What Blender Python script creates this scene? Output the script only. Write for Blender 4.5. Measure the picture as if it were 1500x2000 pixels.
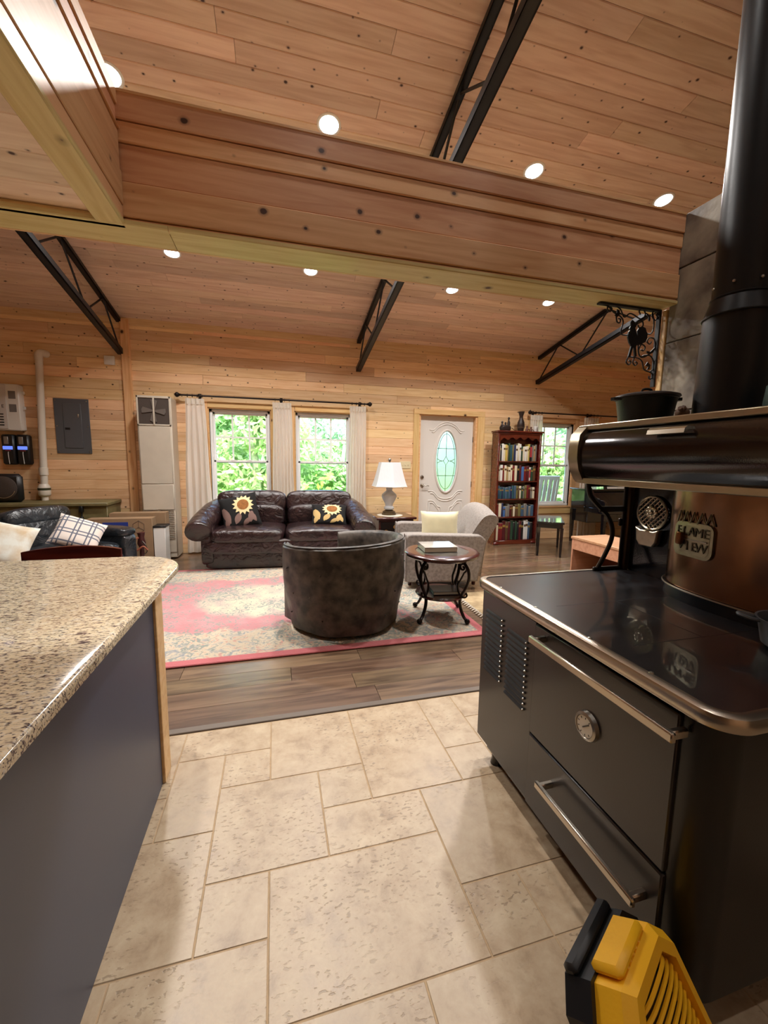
import bpy, math, random
from mathutils import Vector, Matrix
for o in list(bpy.data.objects): bpy.data.objects.remove(o)
scene = bpy.context.scene
COL = scene.collection
random.seed(7)
R = math.radians
# ------------------------------------------------------------------ camera
cam_d = bpy.data.cameras.new('camera'); cam = bpy.data.objects.new('camera', cam_d); COL.objects.link(cam)
cam_d.sensor_fit = 'HORIZONTAL'; cam_d.sensor_width = 36.0; cam_d.lens = 36.0*795.9/1500.0
cam_d.clip_start = 0.05; cam_d.clip_end = 300
def aim(yaw, pitch, roll):
    f = Vector((math.sin(yaw)*math.cos(pitch), math.cos(yaw)*math.cos(pitch), math.sin(pitch)))
    r = Vector((math.cos(yaw), -math.sin(yaw), 0)); u = r.cross(f)
    r2 = r*math.cos(roll)+u*math.sin(roll); u2 = u*math.cos(roll)-r*math.sin(roll)
    m = Matrix((r2, u2, -f)).transposed().to_4x4()
    return m
cam.matrix_world = Matrix.Translation((0, 0, 1.45)) @ aim(0.26228, -0.124873, 0.0142285)
scene.camera = cam
# ------------------------------------------------------------------ sky, sun, exposure
world = bpy.data.worlds.new('sky'); scene.world = world; world.use_nodes = True
wn = world.node_tree.nodes; wl = world.node_tree.links
sky = wn.new('ShaderNodeTexSky'); sky.sky_type = 'NISHITA'; sky.sun_disc = False
sky.sun_elevation = R(50); sky.sun_rotation = R(170); sky.dust_density = 2.5; sky.air_density = 1.0
bg = wn['Background']; bg.inputs['Strength'].default_value = 1.7
wl.new(sky.outputs[0], bg.inputs['Color'])
sun_d = bpy.data.lights.new('sun', 'SUN'); sun_d.energy = 7.5; sun_d.angle = R(3); sun_d.color = (1, .95, .86)
sun = bpy.data.objects.new('sun', sun_d); COL.objects.link(sun)
sun.rotation_euler = (R(36), 0, R(8))      # shines from behind the house onto the trees beyond
LED_WATTS, KITCHEN_WATTS = 40.0, 7.0        # recessed lights of the living room and (dimmed) of the kitchen
scene.view_settings.view_transform = 'Standard'; scene.view_settings.look = 'None'
scene.view_settings.exposure = 0.14; scene.view_settings.gamma = 1.0; scene.view_settings.use_curve_mapping = False
scene.cycles.max_bounces = 8; scene.cycles.diffuse_bounces = 5; scene.cycles.glossy_bounces = 4
scene.cycles.transparent_max_bounces = 10; scene.cycles.sample_clamp_indirect = 6.0
scene.cycles.caustics_reflective = False; scene.cycles.caustics_refractive = False
# ------------------------------------------------------------------ mesh helpers
class MB:
    def __init__(s): s.v = []; s.f = []; s.M = None
    def add(s, vs, fs):
        b = len(s.v)
        for p in vs:
            p = Vector(p)
            s.v.append(tuple(s.M @ p) if s.M else tuple(p))
        for f in fs: s.f.append(tuple(b+i for i in f))
        return s
    def box(s, x0, x1, y0, y1, z0, z1, b=0.0):
        if x0 > x1: x0, x1 = x1, x0
        if y0 > y1: y0, y1 = y1, y0
        if z0 > z1: z0, z1 = z1, z0
        b = min(b, .49*(x1-x0), .49*(y1-y0), .49*(z1-z0))
        if b <= 0:
            vs = [(x, y, z) for z in (z0, z1) for y in (y0, y1) for x in (x0, x1)]
            return s.add(vs, [(0,2,3,1),(4,5,7,6),(0,1,5,4),(2,6,7,3),(0,4,6,2),(1,3,7,5)])
        vs = []; ix = {}
        for i, x in enumerate((x0, x1)):
            for j, y in enumerate((y0, y1)):
                for k, z in enumerate((z0, z1)):
                    sx, sy, sz = (b if i == 0 else -b), (b if j == 0 else -b), (b if k == 0 else -b)
                    ix[i,j,k,0] = len(vs); vs.append((x, y+sy, z+sz))
                    ix[i,j,k,1] = len(vs); vs.append((x+sx, y, z+sz))
                    ix[i,j,k,2] = len(vs); vs.append((x+sx, y+sy, z))
        fs = []
        for i in (0,1): fs.append([ix[i,0,0,0],ix[i,1,0,0],ix[i,1,1,0],ix[i,0,1,0]][::(1 if i else -1)])
        for j in (0,1): fs.append([ix[0,j,0,1],ix[1,j,0,1],ix[1,j,1,1],ix[0,j,1,1]][::(-1 if j else 1)])
        for k in (0,1): fs.append([ix[0,0,k,2],ix[1,0,k,2],ix[1,1,k,2],ix[0,1,k,2]][::(1 if k else -1)])
        for i in (0,1):
            for j in (0,1):
                q = [ix[i,j,0,0],ix[i,j,1,0],ix[i,j,1,1],ix[i,j,0,1]]; fs.append(q if (i == j) == False else q[::-1])
            for k in (0,1):
                q = [ix[i,0,k,0],ix[i,1,k,0],ix[i,1,k,2],ix[i,0,k,2]]; fs.append(q if (i == k) else q[::-1])
        for j in (0,1):
            for k in (0,1):
                q = [ix[0,j,k,1],ix[1,j,k,1],ix[1,j,k,2],ix[0,j,k,2]]; fs.append(q if (j != k) else q[::-1])
        for i in (0,1):
            for j in (0,1):
                for k in (0,1):
                    q = [ix[i,j,k,0],ix[i,j,k,1],ix[i,j,k,2]]; fs.append(q if (i+j+k) % 2 else q[::-1])
        return s.add(vs, fs)
    def tube(s, pts, r, n=8, closed=False, flat=None, up=None):
        pts = [Vector(p) for p in pts]; m = len(pts)
        rs = r if isinstance(r, (list, tuple)) else [r]*m
        tans = []
        for i in range(m):
            a = pts[(i-1) % m] if (closed or i) else pts[i]; c = pts[(i+1) % m] if (closed or i < m-1) else pts[i]
            t = (c-a); tans.append(t.normalized() if t.length > 1e-9 else Vector((0,0,1)))
        t0 = tans[0]; nrm = Vector(up) if up else (Vector((0,0,1)) if abs(t0.z) < .9 else Vector((1,0,0)))
        nrm = (nrm - t0*nrm.dot(t0)).normalized()
        vs = []; fs = []
        for i in range(m):
            t = tans[i]; nrm = (nrm - t*nrm.dot(t)); nrm = nrm.normalized() if nrm.length > 1e-6 else t.orthogonal().normalized()
            bn = t.cross(nrm)
            for k in range(n):
                a = 2*math.pi*k/n; rr = rs[i]
                if isinstance(rr, (tuple, list)): ra, rb = rr
                else: ra = rb = rr
                if flat: rb = rb*flat
                vs.append(pts[i]+nrm*(ra*math.cos(a))+bn*(rb*math.sin(a)))
        for i in range(m if closed else m-1):
            for k in range(n):
                a = i*n+k; b = i*n+(k+1) % n; c = ((i+1) % m)*n+(k+1) % n; d = ((i+1) % m)*n+k
                fs.append((a, b, c, d))
        if not closed: fs.append(tuple(range(n))[::-1]); fs.append(tuple((m-1)*n+k for k in range(n)))
        return s.add(vs, fs)
    def cyl(s, p0, p1, r0, r1=None, n=16): return s.tube([p0, p1], [r0, r0 if r1 is None else r1], n)
    def lathe(s, prof, c=(0,0,0), n=24, sx=1.0, sy=1.0, a0=0.0, a1=None):
        full = a1 is None; m = len(prof); vs = []; fs = []
        cnt = n if full else n+1
        for k in range(cnt):
            a = a0+(2*math.pi if full else a1-a0)*k/n
            for r, z in prof: vs.append((c[0]+r*sx*math.cos(a), c[1]+r*sy*math.sin(a), c[2]+z))
        for k in range(n):
            k2 = (k+1) % cnt
            for i in range(m-1): fs.append((k*m+i, k2*m+i, k2*m+i+1, k*m+i+1))
        if full:
            if prof[0][0] > 1e-6: fs.append(tuple(k*m for k in range(n))[::-1])
            if prof[-1][0] > 1e-6: fs.append(tuple(k*m+m-1 for k in range(n)))
        return s.add(vs, fs)
    def disc(s, r, z=0.0, h=.0006, n=32): return s.prism([(r*math.cos(2*math.pi*k/n), r*math.sin(2*math.pi*k/n)) for k in range(n)], z-h, z)
    def prism(s, poly, h0, h1, axis='z'):
        # poly: 2-D outline; axis 'y' -> (x,z) outline extruded along y, 'x' -> (y,z), 'z' -> (x,y)
        def P(a, b, h): return (a, b, h) if axis == 'z' else ((a, h, b) if axis == 'y' else (h, a, b))
        m = len(poly)
        ar = sum(poly[i][0]*poly[(i+1) % m][1]-poly[(i+1) % m][0]*poly[i][1] for i in range(m))
        if ar < 0: poly = poly[::-1]
        if axis == 'y': h0, h1 = max(h0, h1), min(h0, h1)
        vs = [P(a, b, h0) for a, b in poly]+[P(a, b, h1) for a, b in poly]
        fs = [tuple(range(m))[::-1], tuple(range(m, 2*m))]
        for i in range(m): j = (i+1) % m; fs.append((i, j, m+j, m+i))
        return s.add(vs, fs)
    def cush(s, c, d, e1=.35, e2=.35, nu=28, nv=14, fn=None):
        def pw(x, e): return math.copysign(abs(x)**e, x)
        vs = []; fs = []
        for j in range(nv+1):
            v = -math.pi/2+math.pi*j/nv
            for i in range(nu):
                u = 2*math.pi*i/nu
                p = [pw(math.cos(v), e1)*pw(math.cos(u), e2), pw(math.cos(v), e1)*pw(math.sin(u), e2), pw(math.sin(v), e1)]
                if fn: p = fn(*p)
                vs.append((c[0]+p[0]*d[0]/2, c[1]+p[1]*d[1]/2, c[2]+p[2]*d[2]/2))
        for j in range(nv):
            for i in range(nu):
                a = j*nu+i; b = j*nu+(i+1) % nu
                fs.append((a, b, b+nu, a+nu))
        return s.add(vs, fs)
    def surf(s, P, nu, nv, cu=False):
        # grid surface from P(i,j)
        vs = [P(i, j) for j in range(nv) for i in range(nu)]; fs = []
        for j in range(nv-1):
            for i in range(nu if cu else nu-1):
                i2 = (i+1) % nu; fs.append((j*nu+i, j*nu+i2, (j+1)*nu+i2, (j+1)*nu+i))
        return s.add(vs, fs)
    def mesh(s, name, mat, smooth=38):
        me = bpy.data.meshes.new(name); me.from_pydata(s.v, [], s.f); me.update()
        if mat: me.materials.append(mat)
        if smooth:
            me.polygons.foreach_set('use_smooth', [True]*len(me.polygons))
            me.set_sharp_from_angle(angle=R(smooth))
        return me
    def build(s, name, mat, parent=None, smooth=38, **kw):
        return put(name, s.mesh(name, mat, smooth), parent, **kw)
def put(name, data, parent=None, label=None, cat=None, group=None, kind=None, M=None):
    o = bpy.data.objects.new(name, data); COL.objects.link(o)
    if parent is not None: o.parent = parent
    if M is not None: o.matrix_local = M
    if label: o['label'] = label
    if cat: o['category'] = cat
    if group: o['group'] = group
    if kind: o['kind'] = kind
    return o
def thing(name, label, cat, loc=(0,0,0), rz=0.0, group=None, M=None, kind=None):
    o = put(name, None, None, label, cat, group, kind)
    o.empty_display_size = .1
    o.matrix_world = M if M is not None else Matrix.Translation(loc) @ Matrix.Rotation(rz, 4, 'Z')
    return o
def copy_tree(o, parent=None):
    c = o.copy(); COL.objects.link(c)
    if parent is not None: c.parent = parent
    for ch in [x for x in bpy.data.objects if x.parent == o]: copy_tree(ch, c)
    return c
def T(x, y, z): return Matrix.Translation((x, y, z))
def Rz(a): return Matrix.Rotation(a, 4, 'Z')
def Rx(a): return Matrix.Rotation(a, 4, 'X')
def Ry(a): return Matrix.Rotation(a, 4, 'Y')
def spline(pts, n=8, closed=False):
    P = [Vector(p) for p in pts]; m = len(P); out = []
    for i in range(m if closed else m-1):
        a = P[(i-1) % m] if (closed or i) else P[0]; b = P[i]; c = P[(i+1) % m]; d = P[(i+2) % m] if (closed or i+2 < m) else P[-1]
        for k in range(n):
            t = k/n
            out.append(.5*((2*b)+(c-a)*t+(2*a-5*b+4*c-d)*t*t+(3*b-a-3*c+d)*t*t*t))
    if not closed: out.append(P[-1])
    return out
# ------------------------------------------------------------------ materials
def lin(c):
    f = lambda x: x/12.92 if x <= .04045 else ((x+.055)/1.055)**2.4
    return tuple(f(x/255.0) for x in c)+(1.0,)
def newmat(name):
    m = bpy.data.materials.new(name); m.use_nodes = True
    nt = m.node_tree; return m, nt.nodes, nt.links, nt.nodes['Principled BSDF']
def ramp(n, stops, interp='LINEAR'):
    r = n.new('ShaderNodeValToRGB'); r.color_ramp.interpolation = interp
    el = r.color_ramp.elements
    while len(el) > 1: el.remove(el[-1])
    el[0].position, el[0].color = stops[0]
    for p, c in stops[1:]: e = el.new(p); e.color = c
    return r
def mapping(n, l, scale=(1,1,1), rnd=True, kind='Object'):
    tc = n.new('ShaderNodeTexCoord'); mp = n.new('ShaderNodeMapping'); mp.inputs['Scale'].default_value = scale
    if rnd:
        oi = n.new('ShaderNodeObjectInfo'); mu = n.new('ShaderNodeMath'); mu.operation = 'MULTIPLY'; mu.inputs[1].default_value = 91.7
        l.new(oi.outputs['Random'], mu.inputs[0])
        ad = n.new('ShaderNodeVectorMath'); ad.operation = 'ADD'
        l.new(tc.outputs[kind], ad.inputs[0]); l.new(mu.outputs[0], ad.inputs[1]); l.new(ad.outputs[0], mp.inputs['Vector'])
    else: l.new(tc.outputs[kind], mp.inputs['Vector'])
    return mp
def mix(n, l, a, b, fac, mode='MIX'):
    m = n.new('ShaderNodeMix'); m.data_type = 'RGBA'; m.blend_type = mode
    for sock, val in ((6, a), (7, b), (0, fac)):
        if hasattr(val, 'is_output'): l.new(val, m.inputs[sock])
        else: m.inputs[sock].default_value = val
    return m.outputs[2]
def bump(n, l, src, strength, bs, dist=.01):
    b = n.new('ShaderNodeBump'); b.inputs['Strength'].default_value = strength; b.inputs['Distance'].default_value = dist
    l.new(src, b.inputs['Height']); l.new(b.outputs[0], bs.inputs['Normal']); l.new(b.outputs[0], bs.inputs['Coat Normal'])
def mat(name, col, rough=.5, metal=0.0, var=0.0, vscale=8.0, bmp=0.0, bscale=60.0, stretch=(1,1,1), col2=None, emit=None, coat=0.0, spec=.5, trans=0.0, alpha=None, sheen=0.0):
    m, n, l, b = newmat(name)
    b.inputs['Base Color'].default_value = lin(col); b.inputs['Roughness'].default_value = rough; b.inputs['Metallic'].default_value = metal
    b.inputs['Coat Weight'].default_value = coat; b.inputs['Specular IOR Level'].default_value = spec
    if sheen: b.inputs['Sheen Weight'].default_value = sheen
    if trans: b.inputs['Transmission Weight'].default_value = trans
    if emit: b.inputs['Emission Color'].default_value = lin(emit[0]); b.inputs['Emission Strength'].default_value = emit[1]
    mp = None
    if var or col2:
        mp = mapping(n, l, stretch); nz = n.new('ShaderNodeTexNoise'); nz.inputs['Scale'].default_value = vscale; nz.inputs['Detail'].default_value = 5
        l.new(mp.outputs[0], nz.inputs['Vector'])
        a = lin(col); c2 = lin(col2) if col2 else tuple(x*(1-var) for x in a[:3])+(1,)
        hi = a if col2 else tuple(min(1, x*(1+var)) for x in a[:3])+(1,)
        rp = ramp(n, [(.35, c2), (.65, hi)]); l.new(nz.outputs['Fac'], rp.inputs[0]); l.new(rp.outputs[0], b.inputs['Base Color'])
    if bmp:
        mp2 = mapping(n, l, stretch); n2 = n.new('ShaderNodeTexNoise'); n2.inputs['Scale'].default_value = bscale; n2.inputs['Detail'].default_value = 4
        l.new(mp2.outputs[0], n2.inputs['Vector']); bump(n, l, n2.outputs['Fac'], bmp, b)
    return m
def wood(name, light, dark, rough=.45, knots=True, grain=1.0, vary=.35, coat=.1, kcol=(70,38,20), kscale=5.2):
    # local X runs along the grain, local Y across the board
    m, n, l, b = newmat(name)
    mp = mapping(n, l, (1.3, 16*grain, 16*grain))
    nz = n.new('ShaderNodeTexNoise'); nz.inputs['Scale'].default_value = 1.6; nz.inputs['Detail'].default_value = 7; nz.inputs['Distortion'].default_value = .6
    l.new(mp.outputs[0], nz.inputs['Vector'])
    rp = ramp(n, [(.30, lin(dark)), (.62, lin(light))]); l.new(nz.outputs['Fac'], rp.inputs[0])
    oi = n.new('ShaderNodeObjectInfo')
    hs = n.new('ShaderNodeHueSaturation'); l.new(rp.outputs[0], hs.inputs['Color'])
    mr = n.new('ShaderNodeMapRange'); mr.inputs[3].default_value = 1-vary*.5; mr.inputs[4].default_value = 1+vary*.5
    l.new(oi.outputs['Random'], mr.inputs[0]); l.new(mr.outputs[0], hs.inputs['Value'])
    mu = n.new('ShaderNodeMath'); mu.operation = 'MULTIPLY'; mu.inputs[1].default_value = 7.31
    fr = n.new('ShaderNodeMath'); fr.operation = 'FRACT'; l.new(oi.outputs['Random'], mu.inputs[0]); l.new(mu.outputs[0], fr.inputs[0])
    mh = n.new('ShaderNodeMapRange'); mh.inputs[3].default_value = .488; mh.inputs[4].default_value = .512
    l.new(fr.outputs[0], mh.inputs[0]); l.new(mh.outputs[0], hs.inputs['Hue'])
    out = hs.outputs[0]
    if knots:
        mk = mapping(n, l, (1, 1.25, 1))
        vo = n.new('ShaderNodeTexVoronoi'); vo.voronoi_dimensions = '2D'; vo.inputs['Scale'].default_value = kscale; vo.inputs['Randomness'].default_value = 1.0
        dn = n.new('ShaderNodeTexNoise'); dn.inputs['Scale'].default_value = 22; l.new(mk.outputs[0], dn.inputs['Vector'])
        l.new(mk.outputs[0], vo.inputs['Vector'])
        # knot size differs from knot to knot
        sz = n.new('ShaderNodeSeparateColor'); l.new(vo.outputs['Color'], sz.inputs[0])
        th = n.new('ShaderNodeMapRange'); th.inputs[3].default_value = -.035; th.inputs[4].default_value = .052; l.new(sz.outputs[0], th.inputs[0])
        dd = n.new('ShaderNodeMath'); dd.operation = 'MULTIPLY_ADD'; dd.inputs[1].default_value = .05; l.new(dn.outputs['Fac'], dd.inputs[0]); l.new(vo.outputs['Distance'], dd.inputs[2])
        sb = n.new('ShaderNodeMath'); sb.operation = 'SUBTRACT'; l.new(dd.outputs[0], sb.inputs[0]); l.new(th.outputs[0], sb.inputs[1])
        kr = ramp(n, [(.02, (1,1,1,1)), (.035, (.45,.45,.45,1)), (.075, (0,0,0,1))]); l.new(sb.outputs[0], kr.inputs[0])
        out = mix(n, l, out, lin(kcol), kr.outputs[0])
    l.new(out, b.inputs['Base Color'])
    b.inputs['Roughness'].default_value = rough; b.inputs['Coat Weight'].default_value = coat; b.inputs['Coat Roughness'].default_value = .25
    bump(n, l, nz.outputs['Fac'], .06, b)
    return m
M_ = {}
M_['pine'] = wood('pine_wall', (240,206,162), (224,181,132), rough=.42)
M_['pine_c'] = wood('pine_ceiling', (234,208,188), (214,181,158), rough=.40)
M_['pine_beam'] = wood('pine_beam', (224,178,134), (202,148,104), rough=.45, kscale=3.2)
M_['pine_trim'] = wood('pine_trim', (232,194,140), (214,166,106), rough=.4, kscale=2.0)
M_['treated'] = wood('pale_beam_bottom', (226,206,150), (206,178,118), rough=.5, kscale=2.0)
M_['plank'] = wood('floor_plank', (126,102,80), (84,65,51), rough=.27, knots=False, grain=.8, vary=.5, coat=.45)
M_['cherry'] = wood('cherry_wood', (104,40,26), (70,22,14), rough=.22, knots=False, coat=.5, vary=.1)
M_['cherry_d'] = wood('dark_cherry', (74,32,24), (46,18,13), rough=.22, knots=False, coat=.6, vary=.1)
M_['pink_wood'] = wood('light_maple', (206,158,126), (186,136,104), rough=.4, knots=False, vary=.05)
M_['backing'] = mat('groove_shade_wood', (120,78,44), .8)  # backing slabs coloured dark to paint the shade in the board grooves
M_['steel_blk'] = mat('black_steel', (26,26,29), .42, .3, var=.2)
M_['iron'] = mat('wrought_iron', (18,17,18), .5, .2)
M_['bronze'] = mat('dark_bronze', (34,26,24), .4, .6)
M_['white_vinyl'] = mat('white_vinyl', (250,252,252), .35)
M_['white_paint'] = mat('white_door_paint', (226,222,216), .4)
M_['cream_metal'] = mat('cream_furnace_enamel', (196,186,170), .42, var=.03)
M_['chrome'] = mat('brushed_chrome', (200,190,175), .28, 1.0, bmp=.02, bscale=200)
M_['nickel'] = mat('satin_nickel', (176,170,160), .3, 1.0)
M_['rubber'] = mat('black_rubber', (20,20,21), .6)
M_['black_plastic'] = mat('black_plastic', (24,24,26), .38)
M_['white_plastic'] = mat('white_plastic', (228,228,224), .4)
# ------------------------------------------------------------------ room numbers
WY = 6.70                    # inner face of the far wall
XL, XR, YB = -5.0, 7.6, -3.6 # left wall, right wall, wall behind the camera
SL = 0.205                   # pitch of the ceiling
def ceil_z(y): return 3.37+SL*(WY-y) if y > 0 else 3.37+SL*WY-SL*(-y)
# ------------------------------------------------------------------ boards
BOARDS = {}
def board_mesh(L, W, Th, m, ch=.004):
    k = (round(L, 2), round(W, 3), round(Th, 3), m.name, ch)
    if k not in BOARDS:
        L2, W2 = k[0]/2, k[1]/2
        if True:
            c = ch; e = .0015
            prof = [(-W2, 0), (W2, 0), (W2, Th-c), (W2-c, Th), (-W2+c, Th), (-W2, Th-c)]
            vs = []; 
            for x in (-L2+e, L2-e): vs += [(x, a, b) for a, b in prof]
            fs = [tuple(range(6)), tuple(range(6, 12))[::-1]]+[(i, i+6, (i+1) % 6+6, (i+1) % 6) for i in range(6)]
        me = bpy.data.meshes.new('board'); me.from_pydata(vs, [], [f[::-1] for f in fs]); me.materials.append(m); BOARDS[k] = me
    return BOARDS[k]
def frame_mat(o, X, Y):
    X = Vector(X).normalized(); Y = Vector(Y).normalized(); Z = X.cross(Y)
    m = Matrix((X, Y, Z)).transposed().to_4x4(); m.translation = Vector(o); return m
def board(name, parent, centre, X, Y, L, W, Th, m, ch=.004):
    return put(name, board_mesh(L, W, Th, m, ch), parent, M=frame_mat(centre, X, Y))
def cut(a, b, holes):
    segs = [(a, b)]
    for h0, h1 in holes:
        out = []
        for s0, s1 in segs:
            if h1 <= s0 or h0 >= s1: out.append((s0, s1))
            else:
                if h0 > s0+.01: out.append((s0, h0))
                if h1 < s1-.01: out.append((h1, s1))
        segs = out
    return segs
def lengths(s0, s1, rnd, lo=1.8, hi=4.2):
    out = []; x = s0
    while s1-x > hi:
        st = rnd.uniform(lo, hi)
        if s1-x-st < .5: st = (s1-x)/2
        st = round(st, 1); out.append((x, x+st)); x += st
    out.append((x, s1)); return out
# ------------------------------------------------------------------ floor
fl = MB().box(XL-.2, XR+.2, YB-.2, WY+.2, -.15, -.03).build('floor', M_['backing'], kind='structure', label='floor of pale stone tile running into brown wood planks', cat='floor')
def travertine():
    m, n, l, b = newmat('travertine')
    mp = mapping(n, l, (1,1,1))
    n1 = n.new('ShaderNodeTexNoise'); n1.inputs['Scale'].default_value = 11; n1.inputs['Detail'].default_value = 10; n1.inputs['Roughness'].default_value = .68; n1.inputs['Distortion'].default_value = .25; l.new(mp.outputs[0], n1.inputs['Vector'])
    r1 = ramp(n, [(.28, lin((142,118,92))), (.46, lin((170,147,119))), (.70, lin((186,166,138)))]); l.new(n1.outputs['Fac'], r1.inputs[0])
    oi = n.new('ShaderNodeObjectInfo'); hs = n.new('ShaderNodeHueSaturation'); mr = n.new('ShaderNodeMapRange'); mr.inputs[3].default_value = .97; mr.inputs[4].default_value = 1.03
    l.new(oi.outputs['Random'], mr.inputs[0]); l.new(mr.outputs[0], hs.inputs['Value']); l.new(r1.outputs[0], hs.inputs['Color'])
    # small filled pits, drawn out along the stone's bed
    mp2 = mapping(n, l, (30, 62, 40)); n2 = n.new('ShaderNodeTexNoise'); n2.inputs['Scale'].default_value = 1.5; n2.inputs['Detail'].default_value = 2; l.new(mp2.outputs[0], n2.inputs['Vector'])
    r2 = ramp(n, [(.59, (0,0,0,1)), (.66, (1,1,1,1))]); l.new(n2.outputs['Fac'], r2.inputs[0])
    n3 = n.new('ShaderNodeTexNoise'); n3.inputs['Scale'].default_value = 3.5; l.new(mp.outputs[0], n3.inputs['Vector'])
    r3 = ramp(n, [(.42, (0,0,0,1)), (.60, (1,1,1,1))]); l.new(n3.outputs['Fac'], r3.inputs[0])
    pit = n.new('ShaderNodeMath'); pit.operation = 'MULTIPLY'; l.new(r2.outputs[0], pit.inputs[0]); l.new(r3.outputs[0], pit.inputs[1])
    pm = n.new('ShaderNodeMath'); pm.operation = 'MULTIPLY'; pm.inputs[1].default_value = .75; l.new(pit.outputs[0], pm.inputs[0])
    l.new(mix(n, l, hs.outputs[0], lin((128,108,84)), pm.outputs[0]), b.inputs['Base Color'])
    rr = n.new('ShaderNodeMapRange'); rr.inputs[3].default_value = .26; rr.inputs[4].default_value = .5; l.new(n1.outputs['Fac'], rr.inputs[0]); l.new(rr.outputs[0], b.inputs['Roughness'])
    inv = n.new('ShaderNodeMath'); inv.operation = 'SUBTRACT'; inv.inputs[0].default_value = 1; l.new(pit.outputs[0], inv.inputs[1])
    bump(n, l, inv.outputs[0], .25, b, .003)
    return m
M_['trav'] = travertine()
M_['grout'] = mat('tan_grout', (170,144,112), .85, var=.1, vscale=30)
A, TX, TY = .2137, -.045, 2.19
YT = 2.205
MB().box(-2.6, 2.6, YB, YT-.01, -.03, -.0022).build('grout', M_['grout'], fl)
occ = set(); tiles = []
def lay(c, r, w, h):
    cells = [(c+i, r+j) for i in range(w) for j in range(h)]
    if any(k in occ for k in cells): return False
    occ.update(cells); tiles.append((c, r, w, h)); return True
for t in [(-2,0,2,1),(-1,1,1,1),(0,0,2,2),(2,0,2,3),(1,2,1,1),(-1,2,2,2),(1,3,2,1),(-2,1,1,2),(-3,3,2,2),(-1,4,1,1),(0,4,3,2),(3,3,2,2),(3,5,1,1),(-2,5,2,2),(-1,7,1,1),(0,6,2,2),(2,6,2,3),(4,5,2,1),(-3,0,1,2),(-3,2,1,1)]: lay(*t)
rt = random.Random(3)
for r in range(0, 26):
    for c in range(-11, 12):
        if (c, r) in occ: continue
        opts = [(3,2),(2,2),(2,3),(2,1),(1,2),(1,1)]; rt.shuffle(opts); opts.append((1,1))
        for w, h in opts:
            if c+w <= 12 and lay(c, r, w, h): break
TM = {}
for c, r, w, h in tiles:
    if r > 16: continue
    k = (w, h)
    if k not in TM: TM[k] = MB().box(-w*A/2+.0018, w*A/2-.0018, -h*A/2+.0018, h*A/2-.0018, -.028, 0, .0022).mesh('tile', M_['trav'], 0)
    rot = math.pi if rt.random() < .5 else 0
    put('tile', TM[k], fl, M=T(TX+(c+w/2)*A, TY-(r+h/2)*A, rt.uniform(-.0006, .0003)) @ Rz(rot))
MB().box(XL, 2.6, YT-.006, YT+.04, -.03, .005, .004).build('threshold_strip', mat('grey_brown_threshold', (104,92,82), .35, .0), fl)
rp_ = random.Random(11); y = YT+.04; PW = .178
while y < WY:
    x = XL-rp_.uniform(0, 1.1)
    while x < XR:
        L = 1.22
        board('plank', fl, (x+L/2, y+PW/2, -.012), (1,0,0), (0,1,0), L, PW-.0012, .012, M_['plank'], .0015); x += L
    y += PW
# ------------------------------------------------------------------ far wall with its openings
WIN = [(-.935,-.055,.64,2.19),(.332,1.226,.64,2.19),(4.63,5.52,.64,2.19),(5.905,6.79,.64,2.19)]
DOOR = (2.36, 3.52, 0.0, 2.26)
holes = [(a, b, c, d) for a, b, c, d in WIN]+[DOOR]
def slab_with_holes(x0, x1, z0, z1, holes, y0, y1):
    mb = MB(); xs = sorted({x0, x1, *[h[0] for h in holes], *[h[1] for h in holes]})
    for a, b in zip(xs, xs[1:]):
        mid = (a+b)/2; hz = [(h[2], h[3]) for h in holes if h[0] < mid < h[1]]
        for s0, s1 in cut(z0, z1, hz): mb.box(a, b, y0, y1, s0, s1)
    return mb
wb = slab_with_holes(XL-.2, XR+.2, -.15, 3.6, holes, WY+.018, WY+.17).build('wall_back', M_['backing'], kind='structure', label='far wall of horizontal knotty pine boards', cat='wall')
BW = .1405; rw = random.Random(5); z = 0.0
while z < 3.42:
    zc = z+BW/2
    hs = [(h[0], h[1]) for h in holes if h[2]-.02 < zc < h[3]+.02]
    for s0, s1 in cut(XL, XR, hs):
        for a, b in lengths(s0, s1, rw): board('board', wb, ((a+b)/2, WY+.018, zc), (1,0,0), (0,0,1), b-a, BW-.002, .018, M_['pine'], .0045)
    z += BW
board('post', wb, (-1.985, WY+.0, 1.68), (0,0,1), (-1,0,0), 3.34, .11, .045, M_['pine_trim'], .006)
board('top_rail', wb, ((XL+XR)/2, WY, 3.33), (1,0,0), (0,0,1), XR-XL, .10, .02, M_['pine'], .004)
# ------------------------------------------------------------------ other walls (out of view) and ceiling
MB().box(XL-.2, XL, YB-.2, WY+.2, -.15, 4.9).build('wall_left', M_['pine'], kind='structure', label='left pine wall of the room', cat='wall')
MB().box(XR, XR+.2, YB-.2, WY+.2, -.15, 4.9).build('wall_right', M_['pine'], kind='structure', label='right pine wall behind the piano', cat='wall')
MB().box(XL-.2, XR+.2, YB-.2, YB, -.15, 4.9).build('wall_front', M_['pine'], kind='structure', label='pine wall behind the viewer', cat='wall')
cl = MB()
n_ = 1/math.sqrt(1+SL*SL)
cl.prism([(WY+.3, ceil_z(WY)-.3*SL+.019), (0, ceil_z(0)+.019), (YB-.2, ceil_z(YB-.2)+.019), (YB-.2, ceil_z(YB-.2)+.25), (0, ceil_z(0)+.25), (WY+.3, ceil_z(WY)+.2)], XL-.2, XR+.2, 'x')
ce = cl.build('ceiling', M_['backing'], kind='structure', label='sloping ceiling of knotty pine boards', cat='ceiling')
sdir = Vector((0,-1,SL)).normalized(); rc = random.Random(9); CW = .141
k = 0
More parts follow.
